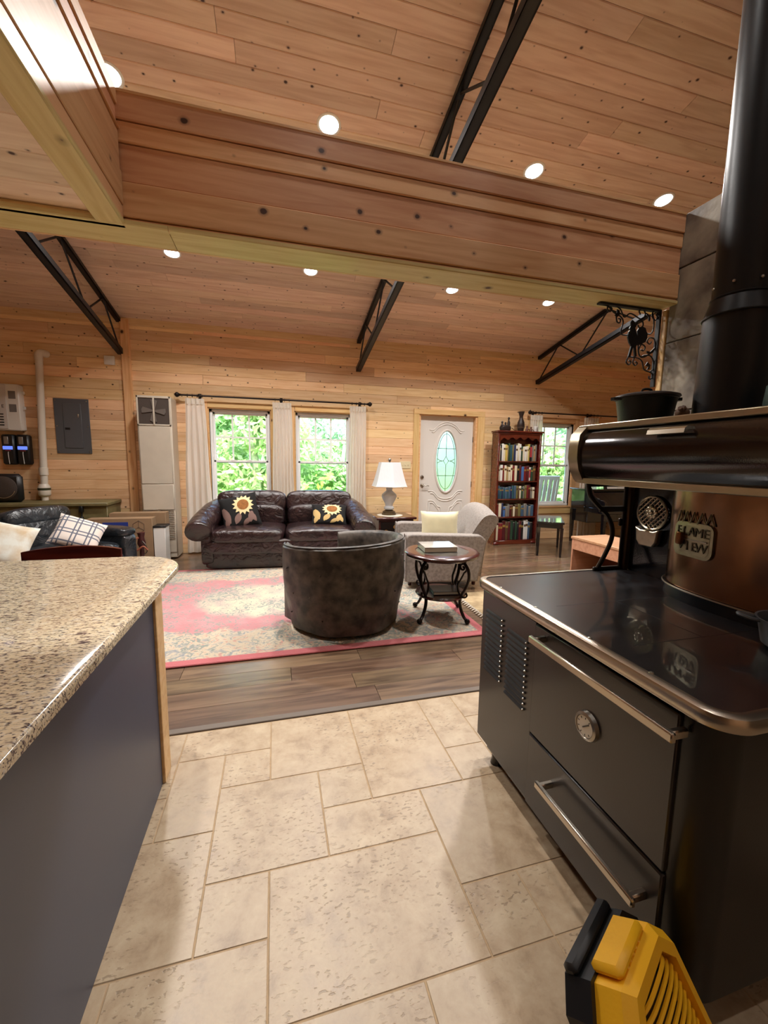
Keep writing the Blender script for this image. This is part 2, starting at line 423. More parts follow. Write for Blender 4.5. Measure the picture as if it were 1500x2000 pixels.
while True:
    d = (k+.5)*CW; p = Vector((0, WY, ceil_z(WY)))+sdir*d
    if p.y < .05: break
    up = sdir.cross(Vector((1,0,0)))
    c0 = Vector((0, p.y, p.z))-Vector((1,0,0)).cross(sdir)*.016
    for a, b in lengths(XL, XR, rc, 2.4, 4.8): board('board', ce, ((a+b)/2, c0.y, c0.z), (1,0,0), sdir, b-a, CW-.002, .018, M_['pine_c'], .0045)
    k += 1
MB().prism([(0.03, ceil_z(0)+.01), (YB, ceil_z(YB)+.01), (YB, ceil_z(YB)-.01), (0.03, ceil_z(0)-.01)], XL, XR, 'x').build('back_slope', M_['pine_c'], ce)
# ------------------------------------------------------------------ stone wall behind the stove
M_['slate'] = mat('slate_tile', (146,136,120), .62, col2=(84,72,64), vscale=4.5, bmp=.35, bscale=14)
XS, ZBT, ZBB, YBM = 2.53, 3.02, 2.48, 2.20
sw = MB().box(XS+.02, XS+.3, YB, 2.27, -.15, ZBT).build('wall_stone', mat('slate_joint', (58,54,50), .9), kind='structure', label='slate tiled wall behind the cookstove', cat='wall')
rs = random.Random(4); z = 0; row = 0
while z < ZBT-.01:
    h = min(.45, ZBT-z); y = 2.262-(0.0 if row % 2 else .3)
    yy = 2.262
    first = True
    while yy > -1.4:
        w = (.3 if (row % 2 == 0 and first) else .6); first = False
        th = .014+rs.uniform(0, .008)
        MB().box(XS+.02-th, XS+.02, yy-w+.003, yy-.003, z+.003, z+h-.003, .004).build('slate_slab', M_['slate'], sw)
        yy -= w
    z += h; row += 1
tr = MB(); tr.box(XS-.005, XS+.31, 2.265, 2.30, 0, 2.47, .004)
tr.build('wood_edge', M_['pine_trim'], sw)
# ------------------------------------------------------------------ beams and loft
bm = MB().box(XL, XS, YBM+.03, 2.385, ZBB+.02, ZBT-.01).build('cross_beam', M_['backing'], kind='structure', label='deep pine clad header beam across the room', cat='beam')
rb = random.Random(2)
for z0, z1, th, xe in [(2.905,3.02,.036,XS), (2.82,2.903,.028,XS), (2.662,2.818,.02,XS), (2.515,2.66,.03,XS), (2.48,2.513,.022,XS)]:
    for a, b in lengths(-.66, xe, rb, 1.4, 3.4): board('board', bm, ((a+b)/2, YBM+.03, (z0+z1)/2), (1,0,0), (0,0,1), b-a, z1-z0-.001, th, M_['pine_beam'], .004)
board('board', bm, ((XL-.63)/2, YBM+.03, 2.50), (1,0,0), (0,0,1), -.63-XL, .04, .022, M_['treated'], .004)
for a, b in [(XL,-1.9),(-1.9,-.45),(-.45,2.53)]: board('bottom_board', bm, ((a+b)/2, 2.292, ZBB+.02), (-1,0,0), (0,1,0), b-a, .19, .02, M_['treated'], .004)
for z0, z1 in [(2.48,2.62),(2.622,2.75),(2.752,2.88),(2.882,3.01)]: board('board', bm, ((XL+XS)/2, 2.385, (z0+z1)/2), (-1,0,0), (0,0,1), XS-XL, z1-z0, .018, M_['pine_beam'])
board('cap', bm, ((XL+XS)/2, 2.29, ZBT-.012), (1,0,0), (0,1,0), XS-XL, .2, .012, M_['pine_trim'], .002)
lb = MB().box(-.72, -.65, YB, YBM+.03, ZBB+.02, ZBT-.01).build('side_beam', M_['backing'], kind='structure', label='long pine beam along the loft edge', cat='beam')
for z0, z1, th in [(2.955,3.02,.022), (2.875,2.953,.014), (2.862,2.873,.026), (2.70,2.86,.018), (2.56,2.698,.024), (2.48,2.558,.02)]:
    board('board', lb, (-.65, (YB+YBM)/2, (z0+z1)/2), (0,1,0), (0,0,1), YBM-YB, z1-z0-.001, th, M_['pine_beam'], .003)
board('bottom_board', lb, (-.685, (YB+YBM)/2, ZBB+.02), (0,1,0), (1,0,0), YBM-YB, .115, .02, M_['treated'], .006)
board('cap', lb, (-.685, (YB+YBM)/2, ZBT-.012), (0,1,0), (-1,0,0), YBM-YB, .10, .012, M_['pine_trim'], .002)
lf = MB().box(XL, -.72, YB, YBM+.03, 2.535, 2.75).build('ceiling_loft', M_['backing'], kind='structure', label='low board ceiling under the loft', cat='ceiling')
y = YBM+.03; 
while y > -1.0:
    for a, b in lengths(XL, -.735, rb, 1.5, 3.5): board('board', lf, ((a+b)/2, y-.09, 2.537), (-1,0,0), (0,1,0), b-a, .178, .018, M_['pine_c'], .003)
    y -= .18
# ------------------------------------------------------------------ roof trusses of black steel
def truss(x, label):
    t = thing('roof_truss', label, 'truss', (x, 0, 0), group='black steel roof trusses')
    zl = lambda y: 2.905+SL*(6.7-y)
    sd = Vector((0,-1,SL)).normalized()
    for nm, off, w, h in (('bottom_chord', 0, .075, .07), ('top_chord', .42, .06, .05)):
        mb = MB(); L = 6.72/n_
        mb.M = frame_mat((0, WY-.004, zl(WY-.004)+off), sd, (1,0,0))
        # an angle section: web and flange
        mb.box(0, L, -w/2, -w/2+.012, -h/2, h/2); mb.box(0, L, -w/2, w/2, -h/2, -h/2+.012); mb.box(0, L, w/2-.012, w/2, -h/2, h/2)
        mb.build(nm, M_['steel_blk'], t)
    y = WY-.02; up = False
    step = .52
    while y-step > .1:
        a = Vector((0, y, zl(y)+(.42 if up else .0))); b = Vector((0, y-step, zl(y-step)+(.0 if up else .42)))
        MB().cyl(a, b, .011, n=8).build('web_rod', M_['steel_blk'], t); y -= step; up = not up
    return t
truss(-2.05, 'black steel roof truss on the left above the breaker panel')
truss(1.335, 'black steel roof truss in the middle, rising over the header beam')
truss(4.66, 'black steel roof truss on the right beside the rooster bracket')
# ------------------------------------------------------------------ recessed ceiling lights
M_['led'] = mat('led_disc', (255,255,255), .5, emit=((255,250,242), 14.0))
M_['trim_white'] = mat('light_trim', (240,240,238), .4)
led = MB().disc(.074, 0, .002, 24).mesh('lens', M_['led'], 0)
led_d = bpy.data.lights.new('lamp', 'AREA'); led_d.shape = 'DISK'; led_d.size = .15; led_d.energy = LED_WATTS; led_d.color = (1, .965, .92); led_d.spread = R(150)
led_k = led_d.copy(); led_k.energy = KITCHEN_WATTS
ledr = MB().lathe([(.072, .004), (.074, -.005), (.084, -.007), (.092, -.003), (.093, .004)], n=28).mesh('trim_ring', M_['trim_white'])
def ceiling_light(x, y, label, lamp=led_d):
    z = ceil_z(y)
    ang = -math.atan(SL)
    t = thing('ceiling_light', label, 'ceiling light', group='round recessed ceiling lights', M=T(x, y, z-.003) @ Rx(ang))
    put('lens', led, t, M=T(0,0,-.004) @ Rx(math.pi)); put('trim_ring', ledr, t)
    put('lamp', lamp, t, M=T(0,0,-.009))
    return t
LX = [(-1.04,'leftmost'), (.455,'second from the left'), (2.275,'third from the left'), (3.73,'rightmost')]
for x, w in LX:
    ceiling_light(x, 3.50, 'round ceiling light, %s of the near row above the header beam' % w)
    ceiling_light(x, 5.21, 'round ceiling light, %s of the far row below the header beam' % w)
for x, w in ((.455, 'left'), (2.2, 'right')):
    for y, q in ((1.81, 'first'), (.11, 'second'), (-1.6, 'third')): ceiling_light(x, y, 'round ceiling light over the kitchen aisle, %s in the %s row' % (q, w), led_k)
# ------------------------------------------------------------------ windows
def glass_mat(name, tint=(1,1,1,1), rough=0.0):
    m, n, l, b = newmat(name)
    n.remove(b); tr = n.new('ShaderNodeBsdfTransparent'); tr.inputs[0].default_value = tint
    gl = n.new('ShaderNodeBsdfGlossy'); gl.inputs['Roughness'].default_value = .02
    fr = n.new('ShaderNodeFresnel'); fr.inputs[0].default_value = 1.45
    mx = n.new('ShaderNodeMixShader'); l.new(fr.outputs[0], mx.inputs[0]); l.new(tr.outputs[0], mx.inputs[1]); l.new(gl.outputs[0], mx.inputs[2])
    l.new(mx.outputs[0], n['Material Output'].inputs[0]); return m
M_['glass'] = glass_mat('window_glass', (.96,.985,.975,1))
def window(i, x0, x1, z0, z1, label):
    w = thing('window_%d' % i, label, 'window', kind='structure')
    yi = WY+.05
    fr = MB(); f = .04
    fr.box(x0, x0+f, yi, yi+.09, z0, z1, .004); fr.box(x1-f, x1, yi, yi+.09, z0, z1, .004); fr.box(x0, x1, yi, yi+.09, z1-f, z1, .004); fr.box(x0, x1, yi-.01, yi+.09, z0, z0+f, .004)
    fr.build('frame', M_['white_vinyl'], w)
    zm = 1.405
    for nm, a, b, yy in (('upper_sash', zm-.02, z1-f, yi+.045), ('lower_sash', z0+f, zm+.022, yi+.012)):
        s = MB(); g = .032; X0, X1 = x0+f, x1-f
        s.box(X0, X0+g, yy, yy+.03, a, b, .003); s.box(X1-g, X1, yy, yy+.03, a, b, .003); s.box(X0, X1, yy, yy+.03, a, a+g+.006, .003); s.box(X0, X1, yy, yy+.03, b-g, b, .003)
        so = s.build(nm, M_['white_vinyl'], w)
        MB().box(X0+g-.004, X1-g+.004, yy+.013, yy+.017, a+g, b-g).build('pane', M_['glass'], so)
        if nm == 'upper_sash':
            for k in (1, 2):
                xx = X0+g+(X1-X0-2*g)*k/3; MB().box(xx-.012, xx+.012, yy+.008, yy+.022, a+g, b-g).build('muntin', M_['white_vinyl'], so)
            zz = (a+b)/2+.01; MB().box(X0+g, X1-g, yy+.0085, yy+.0215, zz-.012, zz+.012).build('muntin', M_['white_vinyl'], so)
        else:
            MB().box((x0+x1)/2-.15, (x0+x1)/2-.08, yy-.006, yy+.01, b-.012, b+.008, .003).build('sash_lock', M_['white_vinyl'], so)
            MB().box((x0+x1)/2+.08, (x0+x1)/2+.15, yy-.006, yy+.01, b-.012, b+.008, .003).build('sash_lock', M_['white_vinyl'], so)
    # pine jamb and casing
    j = MB(); j.box(x0-.02, x0, WY-.002, yi+.09, z0, z1+.02); j.box(x1, x1+.02, WY-.002, yi+.09, z0, z1+.02); j.box(x0-.02, x1+.02, WY-.002, yi+.09, z1, z1+.02); j.box(x0-.02, x1+.02, WY-.03, yi+.09, z0-.03, z0)
    j.build('jamb', M_['pine_trim'], w)
    for a, b, c, d in ((x0-.105, x0-.016, z0-.03, z1+.1), (x1+.016, x1+.105, z0-.03, z1+.1)):
        board('casing', w, ((a+b)/2, WY-.0, (c+d)/2), (0,0,1), (-1,0,0), d-c, b-a, .018, M_['pine_trim'], .003)
    board('casing', w, ((x0+x1)/2, WY, z1+.058), (1,0,0), (0,0,1), x1-x0+.03, .085, .018, M_['pine_trim'], .003)
    board('sill', w, ((x0+x1)/2, WY, z0-.09), (1,0,0), (0,0,1), x1-x0+.21, .12, .022, M_['pine_trim'], .003)
window(1, *WIN[0], 'white double hung window behind the left half of the brown sofa')
window(2, *WIN[1], 'white double hung window between the middle curtain and the lamp')
window(3, *WIN[2], 'white double hung window right of the bookcase')
window(4, *WIN[3], 'white double hung window behind the piano')
# ------------------------------------------------------------------ curtains and rods
M_['curtain'] = mat('ivory_curtain_cloth', (250,247,240), .85, var=.02, bmp=.1, bscale=120, stretch=(1,1,.15))
def curtain_trans():
    m = M_['curtain']; n, l = m.node_tree.nodes, m.node_tree.links; b = n['Principled BSDF']
    t = n.new('ShaderNodeBsdfTranslucent'); t.inputs[0].default_value = lin((240,232,214)); mx = n.new('ShaderNodeMixShader'); mx.inputs[0].default_value = .4
    l.new(b.outputs[0], mx.inputs[1]); l.new(t.outputs[0], mx.inputs[2]); l.new(mx.outputs[0], n['Material Output'].inputs[0])
curtain_trans()
def curtain(xt0, xt1, xb0, xb1, label, folds=5, seed=1, zt=2.30, zb=.03):
    rr = random.Random(seed); ph = rr.uniform(0, 6); mb = MB(); nu, nv = 60, 18
    c = thing('curtain', label, 'curtain', ((xt0+xt1)/2, 6.60, 0), group='ivory curtains on black rods')
    cx = (xt0+xt1)/2
    def P(side):
        def f(i, j):
            u = i/(nu-1); v = j/(nv-1); x0 = xt0+(xb0-xt0)*v**.8; x1 = xt1+(xb1-xt1)*v**.8
            amp = .011+.009*min(1, v*2.5)
            w = math.sin(u*folds*2*math.pi+ph+.5*v)+.12*math.sin(u*folds*4.3*math.pi+1+v)
            return (x0+(x1-x0)*u-cx+.006*math.sin(9*v+u*7), amp*w+side, zt+(zb-zt)*v)
        return f
    mb.surf(P(0), nu, nv); mb.build('drape', M_['curtain'], c)
    h = MB()
    hf = lambda i, j: (xt0-.004+(xt1-xt0+.008)*i/(nu-1)-cx, .019*math.sin(i/(nu-1)*folds*2*math.pi+ph)+.0-.004*(1 if j in (0,1) else -1)*0, zt+.012-.085*j)
    h.surf(lambda i, j: Vector(hf(i, j))+Vector((0,-.006,0)), nu, 2); h.build('pleat_band', M_['curtain'], c)
    nr = 4
    for k in range(nr):
        x = xt0+(xt1-xt0)*(k+.5)/nr-cx
        pts = [(x+.003*k, .022*math.cos(a), .022*math.sin(a)+zt+.05) for a in [2*math.pi*q/14 for q in range(14)]]
        MB().tube(pts, .0035, 6, closed=True).build('ring', M_['bronze'], c)
    return c
def rod(x0, x1, label, brs, z=2.355):
    r = thing('curtain_rod', label, 'curtain rod', (x0, 6.60, z), group='black curtain rods')
    MB().cyl((0,0,0), (x1-x0,0,0), .0125, n=12).build('pole', M_['bronze'], r)
    for x, s in ((0,-1), (x1-x0,1)):
        f = MB(); f.M = T(x,0,0) @ Ry(s*math.pi/2)
        f.lathe([(.0125,0),(.02,.005),(.014,.015),(.024,.022),(.036,.045),(.034,.062),(.02,.078),(.006,.086),(0,.087)], n=14); f.build('finial', M_['bronze'], r)
    for b in brs:
        k = MB(); k.box(b-x0-.012, b-x0+.012, -.016, .012, -.018, .018, .003); k.cyl((b-x0,0,-.012), (b-x0,.095,-.012), .008); k.box(b-x0-.02, b-x0+.02, .088, .099, -.05, .04, .003); k.build('wall_bracket', M_['bronze'], r)
rod(-1.29, 1.46, 'long dark curtain rod above the two windows behind the sofa', (-1.05, .12, 1.36))
rod(4.53, 7.2, 'dark curtain rod above the windows by the piano', (4.60, 5.80, 7.1))
curtain(-1.235, -.985, -1.30, -.90, 'ivory curtain panel hanging beside the tall wall furnace', 4, 3)
curtain(-.01, .262, -.04, .31, 'ivory curtain panel hanging between the two sofa windows', 6, 5)
curtain(1.185, 1.445, 1.14, 1.47, 'ivory curtain panel hanging beside the white lamp', 6, 8)
curtain(4.50, 4.75, 4.46, 4.78, 'ivory curtain panel half hidden behind the bookcase', 5, 9)
curtain(5.66, 5.98, 5.66, 6.10, 'ivory curtain panel hanging behind the piano', 6, 12)
# ------------------------------------------------------------------ front door
dr = thing('door_1', 'white front door with an oval leaded glass light and pine frame', 'door', kind='structure')
f = MB()
for x0, x1, nm in ((2.295,2.395,0),(3.49,3.63,0)):
    board('casing', dr, ((x0+x1)/2, WY, 1.15), (0,0,1), (-1,0,0), 2.30, x1-x0, .022, M_['pine_trim'], .004)
board('casing', dr, (2.962, WY-.001, 2.29), (1,0,0), (0,0,1), 1.335, .09, .024, M_['pine_trim'], .004)
f.box(2.36, 2.425, WY-.004, WY+.16, 0, 2.26); f.box(3.455, 3.52, WY-.004, WY+.16, 0, 2.26); f.box(2.36, 3.52, WY-.004, WY+.16, 2.235, 2.26); f.box(2.36, 3.52, WY, WY+.16, -.03, .02)
f.build('door_frame', M_['pine_trim'], dr)
DY = WY+.07
OC, OA, OB = (2.95, 1.452), .205, .535
# slab with an oval hole, built as a ring of quads between the oval and the rectangle
def slab_oval():
    mb = MB(); n = 64; x0, x1, z0, z1 = 2.428, 3.452, .022, 2.233
    ov = []; rc_ = []
    for k in range(n):
        a = 2*math.pi*k/n; ov.append((OC[0]+OA*math.cos(a), OC[1]+OB*math.sin(a)))
        c, s = math.cos(a)*(x1-x0)/2, math.sin(a)*(z1-z0)/2; m = max(abs(c)/((x1-x0)/2), abs(s)/((z1-z0)/2)); rc_.append(((x0+x1)/2+c/m, (z0+z1)/2+s/m))
    for q, yy in ((0, DY), (1, DY+.045)):
        mb.add([(a, yy, b) for a, b in ov]+[(a, yy, b) for a, b in rc_], [((k, (k+1) % n, n+(k+1) % n, n+k) if q == 0 else (n+k, n+(k+1) % n, (k+1) % n, k))[::-1] for k in range(n)])
    mb.add([(a, DY, b) for a, b in ov]+[(a, DY+.045, b) for a, b in ov], [(k, (k+1) % n, n+(k+1) % n, n+k) for k in range(n)])
    mb.add([(a, DY, b) for a, b in rc_]+[(a, DY+.045, b) for a, b in rc_], [(k, n+k, n+(k+1) % n, (k+1) % n) for k in range(n)])
    return mb
slab = slab_oval().build('door_slab', M_['white_paint'], dr, smooth=0)
ov = lambda a, s=1.0: (OC[0]+OA*s*math.cos(a), DY, OC[1]+(OB-OA*(1-s))*math.sin(a))
MB().tube([ov(2*math.pi*k/48, 1.06) for k in range(48)], .022, 8, closed=True).build('oval_moulding', M_['white_paint'], slab)
def frosted():
    m, n, l, b = newmat('leaded_glass')
    mp = mapping(n, l, (1,1,1), False); vo = n.new('ShaderNodeTexVoronoi'); vo.inputs['Scale'].default_value = 55; l.new(mp.outputs[0], vo.inputs['Vector'])
    b.inputs['Base Color'].default_value = (.55,.60,.62,1); b.inputs['Transmission Weight'].default_value = 1; b.inputs['Roughness'].default_value = .55; b.inputs['IOR'].default_value = 1.3
    bump(n, l, vo.outputs['Distance'], .25, b)
    # let daylight through to the room
    tr = n.new('ShaderNodeBsdfTransparent'); tr.inputs[0].default_value = (.62,.66,.66,1); mx = n.new('ShaderNodeMixShader'); mx.inputs[0].default_value = .25
    l.new(b.outputs[0], mx.inputs[1]); l.new(tr.outputs[0], mx.inputs[2]); l.new(mx.outputs[0], n['Material Output'].inputs[0]); return m
MB().prism([(OC[0]+OA*math.cos(2*math.pi*k/40), OC[1]+OB*math.sin(2*math.pi*k/40)) for k in range(40)], DY+.018, DY+.024, 'y').build('oval_pane', frosted(), slab)
M_['lead'] = mat('lead_came', (120,112,90), .4, .8)
cx, cz = OC
cames = [[(cx, cz+OB), (cx, cz+.09)], [(cx, cz-.06), (cx, cz-OB)], [(cx-.19, cz+.23), (cx+.19, cz+.23)], [(cx-.19, cz-.25), (cx+.19, cz-.25)],
         [(cx, cz+.09), (cx+.05, cz+.01), (cx, cz-.06), (cx-.05, cz+.01), (cx, cz+.09)],
         [(cx-.17, cz+.05), (cx-.08, cz+.0), (cx-.05, cz+.02)], [(cx-.17, cz-.03), (cx-.08, cz+.02)], [(cx+.17, cz+.05), (cx+.08, cz+.0), (cx+.05, cz+.02)], [(cx+.17, cz-.03), (cx+.08, cz+.02)],
         [(cx+.82*OA*math.cos(2*math.pi*k/32), cz+.91*OB*math.sin(2*math.pi*k/32)) for k in range(33)]]
for c in cames: MB().tube([(a, DY+.014, b) for a, b in c], .005, 6).build('came', M_['lead'], slab)
# raised mouldings above and below the oval
def mould(pts): MB().tube([(x, DY, z) for x, z, _ in spline([(a, b, 0) for a, b in pts], 8)], .010, 6).build('panel_moulding', M_['white_paint'], slab)
for off in (0, .04):
    mould([(2.62+off, 2.0-off*.7), (2.70, 2.0-off), (2.80, 2.09-off), (2.95, 2.14-off), (3.10, 2.09-off), (3.20, 2.0-off), (3.28-off, 2.0-off*.7)])
    mould([(2.62+off, .93-off), (2.72, .92-off), (2.82, .82-off), (2.95, .79-off), (3.08, .82-off), (3.18, .92-off), (3.28-off, .93-off)])
    mould([(2.62+off, .76-off), (2.72, .75-off), (2.80, .66-off), (2.87-off, .60-off), (2.87-off, .25+off), (2.62+off, .25+off), (2.62+off, .76-off)])
    mould([(3.28-off, .76-off), (3.18, .75-off), (3.10, .66-off), (3.03+off, .60-off), (3.03+off, .25+off), (3.28-off, .25+off), (3.28-off, .76-off)])
hd = MB(); hd.M = T(2.505, DY, 1.03) @ Rx(math.pi/2)
hd.lathe([(0,.02),(.02,.018),(.032,.008),(.034,0)][::-1], n=20); hd.M = None
hd.tube([(2.505, DY-.015, 1.03), (2.505, DY-.05, 1.03), (2.53, DY-.055, 1.03), (2.60, DY-.052, 1.028), (2.615, DY-.05, 1.025)], .009, 8)
hd.build('door_handle', M_['nickel'], slab)
db = MB(); db.M = T(2.500, DY, 1.175) @ Rx(math.pi/2); db.lathe([(0,.026),(.018,.025),(.02,.012),(.03,.010),(.033,0)][::-1], n=20); db.build('deadbolt', M_['nickel'], slab)
for z in (.35, 1.05, 1.85): MB().box(3.447, 3.46, DY-.008, DY+.004, z-.05, z+.05, .002).build('hinge', M_['bronze'], dr)
sp = thing('light_switch', 'beige three gang switch plate on the boards left of the door', 'light switch', (2.16, WY, 1.385))
MB().box(-.1, .1, -.007, 0, -.062, .062, .003).build('plate', mat('ivory_plate', (222,208,170), .4), sp)
for k in (-1, 0, 1): MB().box(k*.055-.006, k*.055+.006, -.018, -.006, -.011, .013, .002).build('toggle', mat('ivory_toggle', (228,216,184), .4), sp)
# ------------------------------------------------------------------ wall equipment on the left
t = thing('breaker_panel', 'grey electrical breaker panel on the pine wall', 'breaker panel', (-2.70, WY, 1.865))
gm = mat('grey_panel_paint', (94,98,104), .5, .2)
MB().box(-.21, .21, -.012, 0, -.375, .375, .004).build('cover', gm, t)
d = MB().box(-.105, .115, -.02, -.011, -.30, .31, .004).build('door', gm, t)
MB().box(.07, .085, -.026, -.019, .12, .17, .003).build('latch', M_['nickel'], d)
MB().box(-.09, -.03, -.0205, -.0195, -.05, -.02).build('sticker', M_['black_plastic'], d)
for x in (-.185, .185):
    for z in (-.345, 0, .345): MB().lathe([(.009,0),(.008,.004),(0,.005)], n=10).build('screw', M_['nickel'], t, M=T(x, -.012, z) @ Rx(math.pi/2))
MB().box(-.065, .065, -.03, 0, -.06, .06, .006).build('junction_plate', M_['white_plastic'], label='small white square cover plate high on the wall', cat='cover plate').matrix_world = T(-2.195, WY, 2.785)
p = thing('vent_pipe', 'white plastic vent pipe rising from the olive chest', 'pipe', (-3.03, 6.60, 0))
pm_ = mat('white_pvc', (222,216,204), .35)
MB().cyl((-.03,-.0,.93), (0.04,0,2.72), .042, n=16).build('pipe_run', pm_, p)
MB().tube(spline([(.04,0,2.71),(.042,0,2.78),(.06,.03,2.81),(.085,.11,2.812)], 6), .046, 14).build('elbow', pm_, p)
MB().lathe([(.05,0),(.052,.002),(.052,.10),(.05,.102)], c=(-.02,0,1.19), n=18).build('coupling', pm_, p)
cp = MB().lathe([(.046,0),(.062,.01),(.072,.03),(.072,.12),(.06,.15),(.05,.17)], c=(-.03,0,.90), n=20).build('cap_fitting', pm_, p)
MB().lathe([(.0725,0),(.0728,.002),(.0728,.030),(.0725,.032)], c=(-.03,0,.985), n=20).build('label_band', mat('dark_label', (60,62,40), .5), p)
MB().lathe([(.04,0),(.04,.06)], c=(-.03,0,.845), n=18).build('stub', pm_, p)
iv = thing('inverter', 'white metal inverter box on the far left wall', 'inverter', (-3.44, WY, 2.08))
MB().box(-.24, .20, -.13, 0, -.30, .30, .012).build('case', M_['white_plastic'], iv)
fc = MB().box(-.23, .06, -.14, -.128, -.28, .29, .004).build('front_cover', mat('pale_grey_metal', (208,206,204), .4), iv)
for k in range(5): MB().box(-.16, .02, -.1425, -.1395, -.24+k*.035, -.225+k*.035, .001).build('slot', M_['black_plastic'], fc)
for z in (.11, -.06): MB().box(.085, .165, -.1325, -.129, z, z+.1, .001).build('vent_grille', mat('grey_mesh', (120,118,116), .6), iv)
def flat_letter(chx, size, m, par, M):
    cu = bpy.data.curves.new('letter', 'FONT'); cu.body = chx; cu.size = size; cu.align_x = 'CENTER'; cu.extrude = .0006
    to = bpy.data.objects.new('tmp', cu); COL.objects.link(to); me = bpy.data.meshes.new_from_object(to.evaluated_get(bpy.context.evaluated_depsgraph_get())); bpy.data.objects.remove(to)
    me.materials.append(m); put('printed_letter', me, par, M=M)
dp_ = mat('dark_print', (40,40,44), .5)
for k, chx in enumerate('NE'): flat_letter(chx, .06, dp_, fc, T(-.03+k*.05, -.1405, -.01) @ Rx(math.pi/2))
for z in (.2, .0): MB().box(.2, .225, -.06, -.03, z-.02, z+.02, .004).build('conduit_clip', M_['white_plastic'], iv)
def controller(x, label):
    c = thing('charge_controller', label, 'controller', (x, WY, 1.53), group='black charge controllers')
    MB().box(-.075, .075, -.10, 0, -.20, .20, .02).build('case', M_['black_plastic'], c)
    MB().box(-.055, .055, -.108, -.098, .0, .045, .004).build('screen', mat('lit_lcd', (60,80,170), .3, emit=((110,140,255), .9)), c)
    MB().box(-.035, .015, -.112, -.098, .07, .17, .004).build('label_strip', mat('silver_strip', (150,146,140), .4, .5), c)
    MB().tube([(0,-.10,-.03), (0,-.104,-.06), (.004,-.10,-.19)], .004, 6).build('wire', M_['white_plastic'], c)
    MB().box(-.03, .03, -.106, -.098, -.02, -.01, .002).build('button', mat('red_button', (150,40,40), .4), c)
controller(-3.43, 'black charge controller with a lit blue screen, left one below the inverter')
controller(-3.265, 'black charge controller with a lit blue screen, right one beside the pipe')
c = thing('olive_chest', 'long olive green chest against the far wall below the pipe', 'chest', (-3.35, 6.42, 0))
om = mat('olive_paint', (118,108,72), .5, var=.12)
MB().box(-1.2, 1.17, -.22, .27, 0, .80, .006).build('body', om, c)
MB().box(-1.22, 1.19, -.26, .275, .80, .845, .008).build('lid', om, c)
la = MB(); la.box(.86, .90, -.275, -.218, .72, .80, .004); la.cyl((.88,-.24,.72), (.88,-.25,.66), .008); la.lathe([(0,0),(.02,.005),(.022,.02),(.012,.035),(0,.036)], c=(.88,-.25,.63), n=12); la.build('latch', M_['iron'], c)
s = thing('box_fan', 'small black fan with a round grille standing on the olive chest', 'fan', (-3.36, 6.38, .845))
MB().box(-.20, .17, -.05, .05, 0, .37, .04).build('housing', M_['black_plastic'], s)
MB().lathe([(0,.012),(.07,.012),(.142,.004),(.150,-.002)], n=28).build('grille', mat('brown_mesh', (70,60,54), .7, bmp=.4, bscale=220), s, M=T(-.02,-.052,.19) @ Rx(math.pi/2))
MB().tube([(-.02+.13*math.cos(a), -.062, .19+.13*math.sin(a)) for a in [math.pi*1.2+math.pi*.7*k/12 for k in range(13)]], .004, 6).build('rim', M_['chrome'], s)  # partial chrome rim, added to draw a highlight along the grille edge
# ------------------------------------------------------------------ wall furnace
fu = thing('wall_furnace', 'tall cream wall furnace beside the left curtain', 'furnace', (-1.585, WY, 0))
cm = M_['cream_metal']
MB().box(-.215, .215, -.36, -.02, .02, 2.285, .012).build('cabinet', cm, fu)
for z0, z1 in ((.72, 1.08), (1.085, 1.88)): MB().box(-.20, .20, -.372, -.359, z0, z1, .006).build('front_panel', cm, fu)
MB().box(-.205, .205, -.368, -.359, .10, .70, .004).build('front_panel', cm, fu)
go = MB(); go.box(-.20, .20, -.366, -.358, 1.90, 2.265); go.build('fan_opening_shade', mat('opening_shade', (70,60,54), .6), fu)  # dark plate painted as the shade inside the fan opening
fg = MB(); 
for a in range(4):
    fg.M = T(0,-.374,2.085) @ Ry(a*math.pi/2+.3) ; fg.prism([(0,.01),(.02,.02),(.13,.075),(.15,.03),(.14,-.01),(.02,-.01)], -.004, .004, 'y')
fg.M = None; fg.build('fan_blade', mat('fan_grey', (118,110,104), .5, .5), fu)
MB().box(-.01, .01, -.384, -.358, 1.895, 2.27, .003).build('grille_bar', cm, fu)
for a, b, c_, d_ in ((-.21,-.19,1.885,2.285),(.19,.21,1.885,2.285),(-.21,.21,2.255,2.285),(-.21,.21,1.885,1.905)): MB().box(a, b, -.376, -.358, c_, d_, .003).build('grille_frame', cm, fu)
gz = MB()
for k in range(17):
    for x0, x1 in ((-.185,-.01),(.02,.19)):
        if x0 < 0 and k < 15: continue
        z = .30+k*.026; gz.box(x0, x1, -.378, -.366, z, z+.013, .002)
gz.build('louvre', mat('furnace_louvre', (150,140,126), .5), fu)
